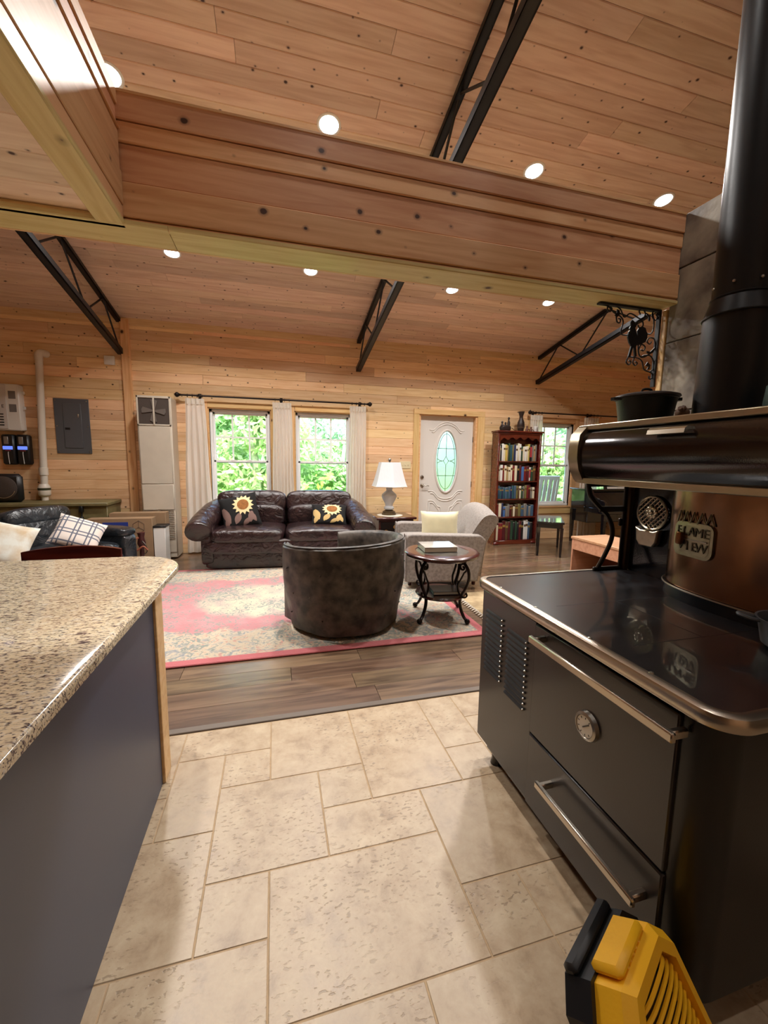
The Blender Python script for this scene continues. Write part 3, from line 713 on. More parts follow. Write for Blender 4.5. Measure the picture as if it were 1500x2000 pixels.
# ------------------------------------------------------------------ outside
grass = MB().box(-60, 60, WY+.3, 90, -.9, -.6).build('ground', mat('lawn', (150,190,90), .9, var=.25, vscale=2), kind='structure', label='sunlit lawn beyond the windows', cat='lawn')
deck = thing('porch_deck', 'weathered board porch deck outside the windows', 'porch')
dm = mat('porch_board', (190,176,156), .7, var=.1)
for k in range(12): MB().box(-5, 7.5, WY+.2+k*.145, WY+.2+k*.145+.138, -.16, -.12, .004).build('deck_board', dm, deck)
for x in (-4.5, -1.5, 1.5, 4.5, 7.2): MB().box(x-.06, x+.06, WY+1.7, WY+1.82, -.62, -.16).build('deck_post', dm, deck)
def leaf_mat(name, col, tr):
    m, n, l, b = newmat(name); b.inputs['Base Color'].default_value = lin(col); b.inputs['Roughness'].default_value = .5
    t = n.new('ShaderNodeBsdfTranslucent'); t.inputs[0].default_value = lin(tr); mx = n.new('ShaderNodeMixShader'); mx.inputs[0].default_value = .45
    l.new(b.outputs[0], mx.inputs[1]); l.new(t.outputs[0], mx.inputs[2]); l.new(mx.outputs[0], n['Material Output'].inputs[0]); return m
LM = [leaf_mat('leaf_light', (170,196,140), (180,206,140)), leaf_mat('leaf_mid', (150,186,130), (160,196,126)), leaf_mat('leaf_blue', (156,190,156), (166,198,150))]
bark = mat('bark', (170,176,150), .9, var=.2)
def tree(x, y, z0, h, rx, label, m, seed, n=4600):
    rr = random.Random(seed); t = thing('garden_tree', label, 'tree', (x, y, -.6), group='leafy trees beyond the windows')
    MB().tube([(0,0,-.05), (rr.uniform(-.1,.1),0,h*.35), (rr.uniform(-.3,.3),.1,h*.75)], [.16,.12,.05], 8).build('trunk', bark, t)
    blobs = [(rr.uniform(-rx, rx)*.65, rr.uniform(-rx, rx)*.5, rr.uniform(z0, h-.7), rr.uniform(.6, 1.2)*rx*.5) for _ in range(14)]
    mb = MB()
    for k in range(n):
        bx, by, bz, br = rr.choice(blobs); a = rr.uniform(0, 6.283); b = math.acos(rr.uniform(-1, 1)); q = br*rr.uniform(.6, 1.0)
        c = Vector((bx+q*math.sin(b)*math.cos(a), by+q*math.sin(b)*math.sin(a), bz+q*math.cos(b)*.9))
        s_ = rr.uniform(.08, .18)*max(1, rx/1.7); u = Vector((rr.uniform(-1,1), rr.uniform(-1,1), rr.uniform(-1,1))).normalized(); v = u.orthogonal().normalized()
        mb.add([c-u*s_, c+v*s_*.5, c+u*s_, c-v*s_*.5], [(0,1,2,3)])
    mb.build('foliage', m, t, smooth=0, kind='stuff')
trees = [(-3.94,12,.8,5.35,1.9,'broad leafy tree far left beyond the first sofa window',0),(-2.56,18.6,.8,7.2,2.8,'tall light green tree filling the first sofa window',1),(-.6,13,.3,4.2,1.6,'bushy light tree low in the first sofa window',0),
         (1.6,27,.5,5.0,3.3,'rounded tree seen between the sofa windows',2),(2.3,15,.2,2.9,1.7,'low bushy tree at the left of the second sofa window',1),(4.67,20,.3,3.7,2.45,'spreading tree at the right of the second sofa window',0),
         (9.9,27,.4,4.3,3.3,'hazy green tree beyond the front door',2),(9.6,16,.3,3.6,2.0,'leafy tree seen left in the bookcase window',1),(9.2,11.8,.2,2.5,1.45,'light bushy tree seen right in the bookcase window',0),(14.5,17,.3,4.2,2.4,'tree beyond the piano window',2),(-8,18,.6,6.5,2.6,'dark tree at the edge of the lawn',1),(2.3,35,.4,6.0,4.4,'far wide tree behind the nearer trees',2),(13.1,36,.4,5.9,4.7,'far tree on the right behind the lawn',0)]
for k, (x, y, z0, h, rx, lb_, mi) in enumerate(trees): tree(x, y, z0, h+.6, rx, lb_, LM[mi], 20+k)
sh = thing('leafy_shrub', 'sprig of large yellow green leaves just outside the second sofa window', 'shrub', (.72, 9.3, -.6))
mb = MB(); rr = random.Random(77)
for k in range(40):
    c = Vector((rr.uniform(-.9,.5), rr.uniform(-.2,.2), rr.uniform(.9,1.75))); s_ = rr.uniform(.06,.11); u = Vector((rr.uniform(-1,1), rr.uniform(-.4,.4), rr.uniform(-.5,.5))).normalized(); v = u.orthogonal().normalized()
    mb.add([c-u*s_, c+v*s_*.55, c+u*s_, c-v*s_*.55], [(0,1,2,3)])
mb.build('foliage', leaf_mat('leaf_yellow', (190,224,90), (214,240,90)), sh, smooth=0, kind='stuff')
MB().tube([(0,0,0), (-.1,0,.8), (-.3,0,1.6)], .02, 6).build('stem', bark, sh)
rk = thing('rocking_chair', 'white slatted rocking chair on the porch outside the bookcase window', 'rocking chair', (5.42, 7.55, -.12), R(-8))
wp = mat('porch_white', (236,234,230), .5)
for k in range(5):
    x = -.2+k*.1; MB().prism([(x-.035,.50),(x+.035,.50),(x+.035,1.27),(x-.035,1.27)], -.01, .01, 'y').build('back_slat', wp, rk, M=T(0,-.1,0) @ Rx(R(10)))
MB().box(-.29, .29, -.012, .028, 1.25, 1.33, .006).build('top_rail', wp, rk, M=T(0,-.1,0) @ Rx(R(10)))
for x in (-.27, .27):
    MB().box(x-.025, x+.025, -.012, .022, .1, 1.27, .005).build('back_post', wp, rk, M=T(0,-.1,0) @ Rx(R(10)))
    MB().box(x-.025, x+.025, .40, .45, .1, .68, .005).build('front_leg', wp, rk)
    MB().box(x-.05, x+.05, -.2, .5, .67, .70, .006).build('arm', wp, rk)
    MB().tube(spline([(x,-.5,.13),(x,-.2,.05),(x,.2,.03),(x,.55,.09)], 5), .025, 6).build('rocker', wp, rk)
for k in range(5): MB().box(-.27, .27, -.08+k*.1, .0+k*.1, .44, .462, .004).build('seat_slat', wp, rk)
# ------------------------------------------------------------------ rugs
def rug_mat():
    m, n, l, b = newmat('pink_floral_wool')
    tc = n.new('ShaderNodeTexCoord'); sep = n.new('ShaderNodeSeparateXYZ'); l.new(tc.outputs['Object'], sep.inputs[0])
    def math_(op, a, b2=None):
        q = n.new('ShaderNodeMath'); q.operation = op
        for i, v in enumerate((a, b2)):
            if v is None: continue
            if hasattr(v, 'is_output'): l.new(v, q.inputs[i])
            else: q.inputs[i].default_value = v
        return q.outputs[0]
    nz = n.new('ShaderNodeTexNoise'); nz.inputs['Scale'].default_value = 3.2; nz.inputs['Detail'].default_value = 4; l.new(tc.outputs['Object'], nz.inputs['Vector'])
    wob = math_('MULTIPLY', math_('SUBTRACT', nz.outputs['Fac'], .5), .75)
    ax = math_('ABSOLUTE', sep.outputs[0]); ay = math_('ABSOLUTE', sep.outputs[1])
    # oval medallion distance
    ex = math_('DIVIDE', sep.outputs[0], .95); ey = math_('DIVIDE', sep.outputs[1], .62)
    rad = math_('ADD', math_('SQRT', math_('ADD', math_('MULTIPLY', ex, ex), math_('MULTIPLY', ey, ey))), wob)
    edge = math_('MAXIMUM', math_('SUBTRACT', ax, 1.82-.0), math_('SUBTRACT', ay, 1.33))   # 0 at the rug's rim, negative inside
    cream, pink, rose, grey, blue = lin((204,192,166)), lin((194,130,132)), lin((184,108,106)), lin((180,172,156)), lin((136,144,150))
    r1 = ramp(n, [(.0, cream), (.30, cream), (.36, grey), (.42, pink), (.78, pink), (.86, rose), (1.0, pink)]); 
    l.new(math_('MULTIPLY', rad, .5), r1.inputs[0])
    # border field of cream and grey-blue scrolls
    v2 = n.new('ShaderNodeTexNoise'); v2.inputs['Scale'].default_value = 9; v2.inputs['Detail'].default_value = 3; v2.inputs['Distortion'].default_value = 2.2; l.new(tc.outputs['Object'], v2.inputs['Vector'])
    r2 = ramp(n, [(.30, lin((132,138,144))), (.40, lin((168,162,154))), (.48, lin((198,184,160))), (.58, lin((196,178,154))), (.66, lin((190,138,128))), (.74, lin((178,172,156)))]); l.new(v2.outputs['Fac'], r2.inputs[0])
    eb = math_('ADD', edge, math_('MULTIPLY', wob, .9))
    f1 = ramp(n, [(.0, (0,0,0,1)), (.035, (.55,.55,.55,1)), (.07, (1,1,1,1))]); l.new(math_('ADD', eb, .62), f1.inputs[0])
    n7 = n.new('ShaderNodeTexNoise'); n7.inputs['Scale'].default_value = 5; n7.inputs['Detail'].default_value = 6; l.new(tc.outputs['Object'], n7.inputs['Vector'])
    f7 = ramp(n, [(.42, (0,0,0,1)), (.68, (.75,.75,.75,1))]); l.new(n7.outputs['Fac'], f7.inputs[0])
    field = mix(n, l, r1.outputs[0], lin((186,150,150)), f7.outputs[0])
    c1 = mix(n, l, field, r2.outputs[0], f1.outputs[0])
    # flower sprigs inside the field
    v3 = n.new('ShaderNodeTexNoise'); v3.inputs['Scale'].default_value = 13; v3.inputs['Distortion'].default_value = 3; l.new(tc.outputs['Object'], v3.inputs['Vector'])
    n4 = n.new('ShaderNodeTexNoise'); n4.inputs['Scale'].default_value = 2.1; l.new(tc.outputs['Object'], n4.inputs['Vector'])
    f3 = ramp(n, [(.56, (0,0,0,1)), (.60, (1,1,1,1))]); l.new(math_('MULTIPLY', v3.outputs['Fac'], math_('ADD', n4.outputs['Fac'], .52)), f3.inputs[0])
    c2 = mix(n, l, c1, lin((140,146,138)), f3.outputs[0])
    # rose rim
    f2 = ramp(n, [(.0, (0,0,0,1)), (.012, (1,1,1,1))]); l.new(math_('ADD', edge, .085), f2.inputs[0])
    c3 = mix(n, l, c2, lin((188,102,106)), f2.outputs[0])
    l.new(c3, b.inputs['Base Color']); b.inputs['Roughness'].default_value = .95; b.inputs['Sheen Weight'].default_value = .2
    n5 = n.new('ShaderNodeTexNoise'); n5.inputs['Scale'].default_value = 160; l.new(tc.outputs['Object'], n5.inputs['Vector'])
    n6 = n.new('ShaderNodeTexNoise'); n6.inputs['Scale'].default_value = 14; n6.inputs['Distortion'].default_value = 2; l.new(tc.outputs['Object'], n6.inputs['Vector'])
    bump(n, l, math_('ADD', n5.outputs['Fac'], math_('MULTIPLY', n6.outputs['Fac'], 1.5)), .5, b, .006); return m
MB().box(-1.82, 1.82, -1.33, 1.33, .0005, .016, .006).build('area_rug', rug_mat(), label='large pink and cream floral area rug under the seating', cat='rug').matrix_world = T(-.08, 4.275, 0)
r2 = thing('hall_rug', 'beige rug with a braided white fringe beside the stove', 'rug', (2.05, 3.45, 0), R(-1))
MB().box(-.16, 1.1, -.55, .55, .0005, .011, .004).build('pile', mat('beige_rug', (182,160,124), .95, col2=(150,128,96), vscale=9, bmp=.3, bscale=90), r2)
br = MB()
for k in range(26):
    y0 = -.53+k*.0425; br.tube([(-.16,y0,.010), (-.185,y0+.012,.014), (-.215,y0+.004,.008)], [.008,.010,.006], 6)
br.build('fringe', mat('white_braid', (222,212,196), .9), r2, kind='stuff')
# ------------------------------------------------------------------ brown leather sofa
def leather(name, c1, c2, rough=.33):
    m, n, l, b = newmat(name); mp = mapping(n, l, (1,1,1))
    n1 = n.new('ShaderNodeTexNoise'); n1.inputs['Scale'].default_value = 6; n1.inputs['Detail'].default_value = 3; l.new(mp.outputs[0], n1.inputs['Vector'])
    r = ramp(n, [(.35, lin(c2)), (.65, lin(c1))]); l.new(n1.outputs['Fac'], r.inputs[0]); l.new(r.outputs[0], b.inputs['Base Color'])
    n2 = n.new('ShaderNodeTexNoise'); n2.inputs['Scale'].default_value = 8; n2.inputs['Detail'].default_value = 4; n2.inputs['Distortion'].default_value = 1.8; l.new(mp.outputs[0], n2.inputs['Vector'])
    b.inputs['Roughness'].default_value = rough; b.inputs['Coat Weight'].default_value = .45; b.inputs['Coat Roughness'].default_value = .26; bump(n, l, n2.outputs['Fac'], .6, b, .035); return m
M_['brown_l'] = leather('brown_leather', (50,32,33), (30,19,21), .27); M_['black_l'] = leather('charcoal_leather', (44,50,56), (26,29,33), .28)
so = thing('leather_sofa', 'dark brown leather two seat sofa with pillow arms under the windows', 'sofa', (.14, 5.86, .017), R(-4))
L_ = M_['brown_l']
MB().cush((0,.05,.17), (2.02,.92,.33), .15, .12).build('base', L_, so)
MB().cush((0,-.40,.30), (2.0,.14,.20), .5, .2).build('front_rail', L_, so)
for sx in (-1, 1):
    def puff(x, y, z):
        return (x, y, z+(.18*(1-x*x)*(1 if z > 0 else 0))-(.10*max(0, -y-.55) if z > 0 else 0))
    MB().cush((sx*.475,-.09,.435), (.945,.80,.20), .45, .3, 36, 16, puff).build('seat_cushion', L_, so)
    MB().cush((sx*.475,.20,.63), (.92,.24,.34), .5, .4, 36, 16).build('lumbar_cushion', L_, so, M=Matrix.Identity(4))
    hb = MB(); hb.M = T(sx*.475,.30,.805) @ Rx(R(-12)); hb.cush((0,0,0), (.955,.32,.35), .5, .30, 36, 16); hb.build('back_cushion', L_, so)
    # pillow arm: a fat roll that falls from the back to the front and outwards
    pts = [(sx*.90,.38,.78),(sx*.935,.20,.74),(sx*.99,-.05,.665),(sx*1.04,-.28,.585),(sx*1.055,-.44,.53),(sx*1.05,-.50,.50)]
    MB().tube(spline(pts, 5), [(a, b_) for a, b_ in [(.05,.04)]+[(.10+.05*min(1,k/8),.10+.055*min(1,k/8)) for k in range(1, 22)]+[(.15,.155),(.145,.15),(.125,.13),(.08,.08)]], 18).build('arm_roll', L_, so)
    MB().cush((sx*.965,-.0,.33), (.17,.86,.56), .3, .25).build('arm_side', L_, so)
MB().cush((0,.42,.44), (1.9,.16,.84), .25, .2).build('back', L_, so)
# pillows
def pillow_fn(w, h, d):
    def P(u, v, s):
        k = (1-u**4)*(1-v**4); k = max(0, k)**.6
        pin = 1-.07*(1-abs(u)**2)*abs(v)**6-.0
        pin2 = 1-.07*(1-abs(v)**2)*abs(u)**6
        return Vector((u*w/2*pin2, s*d/2*k, v*h/2*pin))
    return P
def pillow_mesh(w, h, d, fn=None):
    mb = MB(); P = fn or pillow_fn(w, h, d); n = 17
    for s in (-1, 1):
        vs = [P(-1+2*i/(n-1), -1+2*j/(n-1), s) for j in range(n) for i in range(n)]
        fs = []
        for j in range(n-1):
            for i in range(n-1):
                q = (j*n+i, j*n+i+1, (j+1)*n+i+1, (j+1)*n+i); fs.append(q if s < 0 else q[::-1])
        mb.add(vs, fs)
    return mb
def on_pillow(P, poly, off=.004):
    # a flat appliqué laid on the front (-y) of a pillow, fanned from its centre
    cx_ = sum(p[0] for p in poly)/len(poly); cy_ = sum(p[1] for p in poly)/len(poly); vs = []; fs = []; rings = 4; n = len(poly)
    for r in range(1, rings+1):
        for a, b_ in poly: vs.append(P(cx_+(a-cx_)*r/rings, cy_+(b_-cy_)*r/rings, -1)+Vector((0,-off,0)))
    vs.append(P(cx_, cy_, -1)+Vector((0,-off,0)))
    c = len(vs)-1
    for k in range(n): fs.append((c, k, (k+1) % n))
    for r in range(rings-1):
        for k in range(n): fs.append((r*n+k, (r+1)*n+k, (r+1)*n+(k+1) % n, r*n+(k+1) % n))
    return MB().add(vs, fs)
M_['blk_velvet'] = mat('black_pillow_cloth', (13,11,11), .9)
M_['petal'] = mat('cream_petal_cloth', (226,208,158), .85); M_['seed'] = mat('brown_seed_cloth', (150,98,50), .9, var=.2, vscale=40); M_['leafc'] = mat('taupe_leaf_cloth', (128,100,92), .85); M_['leafg'] = mat('golden_leaf_cloth', (190,160,104), .85)
def sunflower_pillow(label, M, squash=1.0, leafm='leafc', fl=(.25,.33), w=.50, h=.48):
    t = thing('throw_pillow', label, 'pillow', M=M, group='sunflower throw pillows')
    P = pillow_fn(w, h*squash, .16); pillow_mesh(w, h*squash, .16).build('cushion', M_['blk_velvet'], t)
    fx, fy = fl; R0 = .60
    star = []
    for k in range(28):
        a = 2*math.pi*k/28; r = R0*(1.0 if k % 2 else .72); star.append((fx+r*math.cos(a)*.95, fy+r*math.sin(a)))
    on_pillow(P, star, .005).build('petals', M_['petal'], t)
    on_pillow(P, [(fx+.30*math.cos(2*math.pi*k/16), fy+.30*math.sin(2*math.pi*k/16)) for k in range(16)], .008).build('seed_head', M_['seed'], t)
    for (x0, y0, a, L, W) in ((-.55,-.60,108,1.05,.34),(-.30,-.70,62,.7,.28),(-.80,-.85,75,.7,.24),(.45,-.75,75,.7,.26),(.75,-.75,110,.6,.22),(.05,-.85,40,.6,.22)):
        a = R(a); pl = []
        for k in range(12):
            q = k/11*2; s_ = 1 if q <= 1 else -1; q = q if q <= 1 else 2-q; wq = W*math.sin(math.pi*min(.98, max(.02, q)))**.8*s_*.6
            pl.append((x0+q*L*math.cos(a)-wq*math.sin(a), y0+q*L*math.sin(a)+wq*math.cos(a)))
        pl = [(max(-.95, min(.95, a_)), max(-.95, min(.95, b_))) for a_, b_ in pl]
        on_pillow(P, pl, .004).build('leaf', M_[leafm], t)
    return t
SO = so.matrix_world.copy()
sunflower_pillow('black sunflower throw pillow tilted on the left sofa seat', SO @ T(-.60,-.075,.71) @ Rx(R(-20)) @ Ry(R(-13)))
sunflower_pillow('black sunflower throw pillow slumped on the right sofa seat', SO @ T(.60,-.10,.655) @ Rx(R(-38)) @ Ry(R(2)), .74, 'leafg', (.15,.36))
# ------------------------------------------------------------------ lamp table and lamp
et = thing('end_table', 'dark painted end table holding the white lamp', 'table', (1.74, 6.02, 0))
dk = M_['cherry_d']
MB().box(-.31, .31, -.30, .30, .585, .62, .01).build('table_top', dk, et)
bd = MB().box(-.27, .27, -.26, .27, .10, .585, .006).build('cabinet', dk, et)
fp = MB().box(-.24, .24, -.268, -.259, .16, .55, .004).build('door_panel', mat('black_lacquer', (26,20,18), .25, coat=.4), et)
rr = random.Random(6); gd = mat('gold_painted_flower', (150,112,60), .5)
for k in range(9):
    x, z_ = rr.uniform(-.19,.19), rr.uniform(.24,.50); MB().prism([(x+rr.uniform(.02,.04)*math.cos(a), z_+rr.uniform(.02,.04)*math.sin(a)) for a in [2*math.pi*q/9 for q in range(9)]], -.2705, -.268, 'y').build('painted_flower', gd, fp)
for x in (-.26,.26):
    for y in (-.25,.25): MB().tube([(x,y,.12),(x*1.04,y*1.04,.05),(x*1.08,y*1.08,.0)], [.03,.02,.026], 8).build('leg', dk, et)
do = MB().lathe([(0,.003),(.19,.003),(.20,.0)], n=28).build('lace_doily', mat('lace', (214,206,188), .9, bmp=.4, bscale=80), label='round lace doily under the lamp', cat='doily'); do.matrix_world = T(1.71, 6.02, .6205)
lm = thing('table_lamp', 'crystal table lamp with a pleated white shade by the door', 'lamp', (1.70, 6.04, .624))
MB().lathe([(.0,.0),(.11,.0),(.115,.02),(.095,.035),(.10,.05),(.07,.065),(.05,.085),(.0,.086)], n=20).build('base', mat('antique_brass', (96,80,58), .4, .8), lm)
cg = mat('crystal_glass', (240,244,248), .08, trans=.35, bmp=.25, bscale=30)
MB().lathe([(.0,.085),(.075,.087),(.08,.11),(.055,.14),(.062,.17),(.10,.235),(.118,.28),(.112,.315),(.075,.35),(.045,.375),(.05,.41),(.046,.44),(.0,.441)], n=20).build('glass_body', cg, lm)
MB().cyl((0,0,.43), (0,0,.815), .008, n=8).build('stem', M_['nickel'], lm)
fi = MB(); fi.cush((0,0,.842), (.05,.05,.055), 1, 1, 14, 8); fi.cyl((0,0,.80),(0,0,.82),.014); fi.build('finial', M_['nickel'], lm)
shm = mat('white_satin_shade', (224,226,230), .3, bmp=.2, bscale=20, stretch=(3,3,.4))
sh_ = MB(); nn = 48
def shp(i, j):
    a = 2*math.pi*i/nn; v = j/8; r = .272+(.165-.272)*(v**.85); k = (.96 if True else 1)/max(.87, math.cos(((a+math.pi/6) % (math.pi/3))-math.pi/6))*.94
    return (r*k*math.cos(a), r*k*math.sin(a), .44+.365*v)
sh_.surf(shp, nn, 9, True); sh_.build('lamp_shade', shm, lm)
MB().tube([(.272*.902/max(.87, math.cos(((a+math.pi/6) % (math.pi/3))-math.pi/6))*math.cos(a), .272*.902/max(.87, math.cos(((a+math.pi/6) % (math.pi/3))-math.pi/6))*math.sin(a), .44) for a in [2*math.pi*k/nn for k in range(nn)]], .005, 6, closed=True).build('shade_trim', M_['white_paint'], lm)
# ------------------------------------------------------------------ dark tufted barrel chair
def chair_barrel():
    t = thing('barrel_chair', 'dark brown distressed tufted barrel chair seen from behind on the rug', 'armchair', (.585, 3.52, .0165))
    dm_ = mat('distressed_brown_leather', (92,84,76), .48, col2=(36,32,30), vscale=11, bmp=.25, bscale=14)
    a0, a1 = R(170), R(170+278); th = .07; H = .70; nA = 72
    rise = lambda a: .075*max(0, math.cos((a-R(309))*.62))
    mb = MB()
    def ring(a, z):   # outer radius by height
        return .45+(.53-.45)*(min(z, .45)/.45)**.7+.006*math.sin(8*a)*0
    rows = [(0.04, 'o'), (.12,'o'), (.2,'o'), (.28,'o'), (.36,'o'), (.44,'o'), (.52,'o'), (.60,'o'), (.68,'o'), (H-.01,'o'), (H,'m'), (H-.01,'i'), (.60,'i'), (.45,'i'), (.30,'i')]
    def P(i, j):
        a = a0+(a1-a0)*i/(nA-1); z, s = rows[j]; r = ring(a, z)
        if s == 'o':
            # diamond tufting pressed into the leather
            q = (a-a0)*.5*2.2*2.1; w = z/.19
            d = abs(math.sin(math.pi*(q+w)*.5))*abs(math.sin(math.pi*(q-w)*.5)); r += .020*(d**.5)-.008
            endk = min(1, min(i, nA-1-i)/3); r = r*(endk)+(ring(a, .5))*(1-endk) if z > 0 else r
        if s == 'm': r -= th*.5; z += .012
        if s == 'i': r = ring(a, .5)-th-(.0 if z > .55 else .012)
        if z > .3: z += rise(a)*min(1, (z-.3)/.35)
        return (r*math.cos(a), r*math.sin(a), z)
    mb.surf(P, nA, len(rows))
    for i in (0, nA-1):
        pts = [P(i, j) for j in range(len(rows))]; mb.add(pts, [tuple(range(len(pts))) if i else tuple(range(len(pts)))[::-1]])
    mb.build('shell', dm_, t, smooth=60)
    pip = [(( .53-.012)*math.cos(a0+(a1-a0)*k/60), (.53-.012)*math.sin(a0+(a1-a0)*k/60), H+.004+rise(a0+(a1-a0)*k/60)) for k in range(61)]
    MB().tube(pip, .007, 6).build('piping', dm_, t)
    MB().lathe([(0,.20),(.39,.20),(.42,.23),(.425,.40),(.40,.45),(.2,.465),(0,.468)], n=40).build('seat_cushion', dm_, t)
    MB().lathe([(0,.03),(.43,.03),(.44,.05),(.44,.21),(0,.21)], n=40).build('seat_base', dm_, t)
    MB().lathe([(0,0),(.30,.0),(.31,.01),(.31,.035),(0,.035)], n=32).build('swivel_base', M_['black_plastic'], t)
    for j, z in enumerate((.17,.36,.55)):
        for k in range(13):
            a = a0+.12+(a1-a0-.24)*(k+.5*(j % 2))/12.5; r = ring(a, z)+.004
            MB().cush((r*math.cos(a), r*math.sin(a), z), (.014,.014,.014), 1, 1, 8, 5).build('tuft_button', dm_, t)
    return t
chair_barrel()
# ------------------------------------------------------------------ grey linen armchair
def tweed():
    m, n, l, b = newmat('grey_tweed'); mp = mapping(n, l, (1,1,1), False)
    outs = []
    for sc in ((260,40,40),(40,260,260)):
        m2 = n.new('ShaderNodeMapping'); m2.inputs['Scale'].default_value = sc; l.new(mp.outputs[0], m2.inputs[0]); q = n.new('ShaderNodeTexNoise'); q.inputs['Scale'].default_value = 1; q.inputs['Detail'].default_value = 2; l.new(m2.outputs[0], q.inputs['Vector']); outs.append(q.outputs['Fac'])
    ad = n.new('ShaderNodeMath'); ad.operation = 'ADD'; l.new(outs[0], ad.inputs[0]); l.new(outs[1], ad.inputs[1])
    r = ramp(n, [(.78, lin((122,114,109))), (1.0, lin((136,128,122))), (1.22, lin((150,142,136)))]); l.new(ad.outputs[0], r.inputs[0]); l.new(r.outputs[0], b.inputs['Base Color'])
    b.inputs['Roughness'].default_value = .9; b.inputs['Sheen Weight'].default_value = .15; bump(n, l, ad.outputs[0], .2, b, .004); return m
M_['tweed'] = tweed()
def grey_chair():
    # local: x = width, front = -y; turned so that the front looks to the left of the picture
    t = thing('grey_armchair', 'light grey tweed armchair facing left beside the round table', 'armchair', (1.93, 4.66, .0165), R(-90-10))
    w = M_['tweed']
    wd, dp = .90, .90
    MB().cush((0,-.0,.25), (wd-.1,dp-.04,.30), .12, .1).build('base', w, t)
    for s in (-1, 1):
        # arm: profile in the y-z plane with a softly rounded top
        a = MB(); prof = [(-.45,.08),(.38,.08),(.42,.30),(.46,.56),(.40,.615),(-.38,.63),(-.43,.622),(-.452,.59)]
        a.prism(prof, s*(wd/2)-.075, s*(wd/2)+.075, 'x'); ao = a.build('arm', w, t); bv = ao.modifiers.new('soft', 'BEVEL'); bv.width = .03; bv.segments = 4; bv.limit_method = 'ANGLE'
        MB().tube([(s*(wd/2)-s*.0+.07*q, -.455, z_) for q, z_ in ((-1,.09),(-1,.55),(-.7,.615),(0,.628),(.7,.615),(1,.55),(1,.09))], .007, 6).build('welt', w, t)
    def bend(x, y, z): return (x*(1-.06*max(0,z)), y+.0, z)
    bk = MB(); N = 15
    prof = [(.20,.30),(.24,.45),(.30,.62),(.37,.80),(.43,.90),(.50,.935),(.575,.915),(.60,.86),(.585,.78),(.53,.62),(.48,.45),(.44,.10)]
    prof = [(v.x, v.y) for v in spline([(a, b, 0) for a, b in prof], 4)]
    vs = []; fs = []; m_ = len(prof)
    for i in range(N):
        u = -1+2*i/(N-1); cr = 1-abs(u)**5
        for (py, pz) in prof: vs.append((u*(.385+.06*max(0, min(1, (pz-.55)/.3))), py+.02*(1-cr), pz-.10*(abs(u)**2.2)*max(0, (pz-.5)/.45)))
    for i in range(N-1):
        for k in range(m_-1): fs.append((i*m_+k, i*m_+k+1, (i+1)*m_+k+1, (i+1)*m_+k))
    fs.append(tuple(range(m_))[::-1]); fs.append(tuple((N-1)*m_+k for k in range(m_)))
    bk.add(vs, [f_[::-1] for f_ in fs]); bk.build('backrest', w, t, smooth=60)
    MB().cush((0,-.10,.44), (.72,.70,.17), .45, .22, 36, 14).build('seat_cushion', w, t)
    for x in (-.36,.36):
        for y in (-.38,.38): MB().cyl((x,y,.09),(x,y,.0), .028, .02, 10).build('leg', M_['cherry_d'], t)
    return t
gc = grey_chair()
pl_ = thing('throw_pillow', 'cream throw pillow leaning inside the grey armchair', 'pillow', M=gc.matrix_world @ T(-.02,.09,.66) @ Rz(R(8)) @ Rx(R(-24)))
P = pillow_fn(.44,.36,.15); pillow_mesh(.46,.37,.16).build('cushion', mat('cream_velvet', (216,208,172), .8, sheen=.3, var=.05), pl_)
pl_.matrix_world = T(1.91, 4.52, .675) @ Rz(R(-14)) @ Rx(R(-10))
# ------------------------------------------------------------------ round table with scrolled legs
rtb = thing('round_side_table', 'round dark side table with scrolled iron legs in front of the grey chair', 'side table', (1.475, 3.42, .016))
MB().lathe([(0,.570),(.27,.570),(.318,.576),(.338,.590),(.343,.610),(.33,.622),(.31,.624),(.245,.624),(.24,.619),(0,.619)], n=56).build('table_top', M_['cherry_d'], rtb)
MB().disc(.238, 0, .001, 40).build('slate_inset', mat('slate_inset', (96,92,84), .25, col2=(62,58,54), vscale=12), rtb, M=T(0,0,.6205))
MB().lathe([(0,.20),(.18,.20),(.225,.21),(.235,.225),(.225,.238),(0,.24)], n=44).build('lower_shelf', M_['cherry_d'], rtb)
MB().lathe([(.20,.565),(.215,.565),(.215,.588),(.20,.588)], n=40).build('apron_ring', M_['iron'], rtb)
for k in range(4):
    a = R(31)+k*math.pi/2; lg = thing('leg', None, None) if False else None
    mb = MB(); mb.M = Rz(a)
    main = spline([(.19,0,.57),(.235,0,.555),(.285,0,.50),(.30,0,.42),(.275,0,.33),(.235,0,.26),(.215,0,.20),(.225,0,.13),(.26,0,.06),(.295,0,.03)], 6)
    mb.tube(main, .012, 8, flat=1.4)
    lo = mb.build('leg', M_['bronze'], rtb)
    s1 = MB(); s1.M = Rz(a); sp_ = [(.235+ (.045-.038*q)*math.cos(-1.2+q*9.0), 0, .505+(.045-.038*q)*math.sin(-1.2+q*9.0)) for q in [i/26 for i in range(27)]]
    s1.tube(sp_, .009, 6, flat=1.5); s1.build('scroll', M_['bronze'], lo)
    s2 = MB(); s2.M = Rz(a); s2.tube(spline([(.25,0,.46),(.22,0,.40),(.19,0,.34),(.20,0,.27),(.25,0,.235),(.285,0,.255),(.275,0,.285)], 6), .008, 6, flat=1.4); s2.build('inner_scroll', M_['bronze'], lo)
    s3 = MB(); s3.M = Rz(a); s3.cush((.30,0,.026), (.05,.05,.05), 1, 1, 12, 8); s3.build('ball_foot', M_['bronze'], lo)
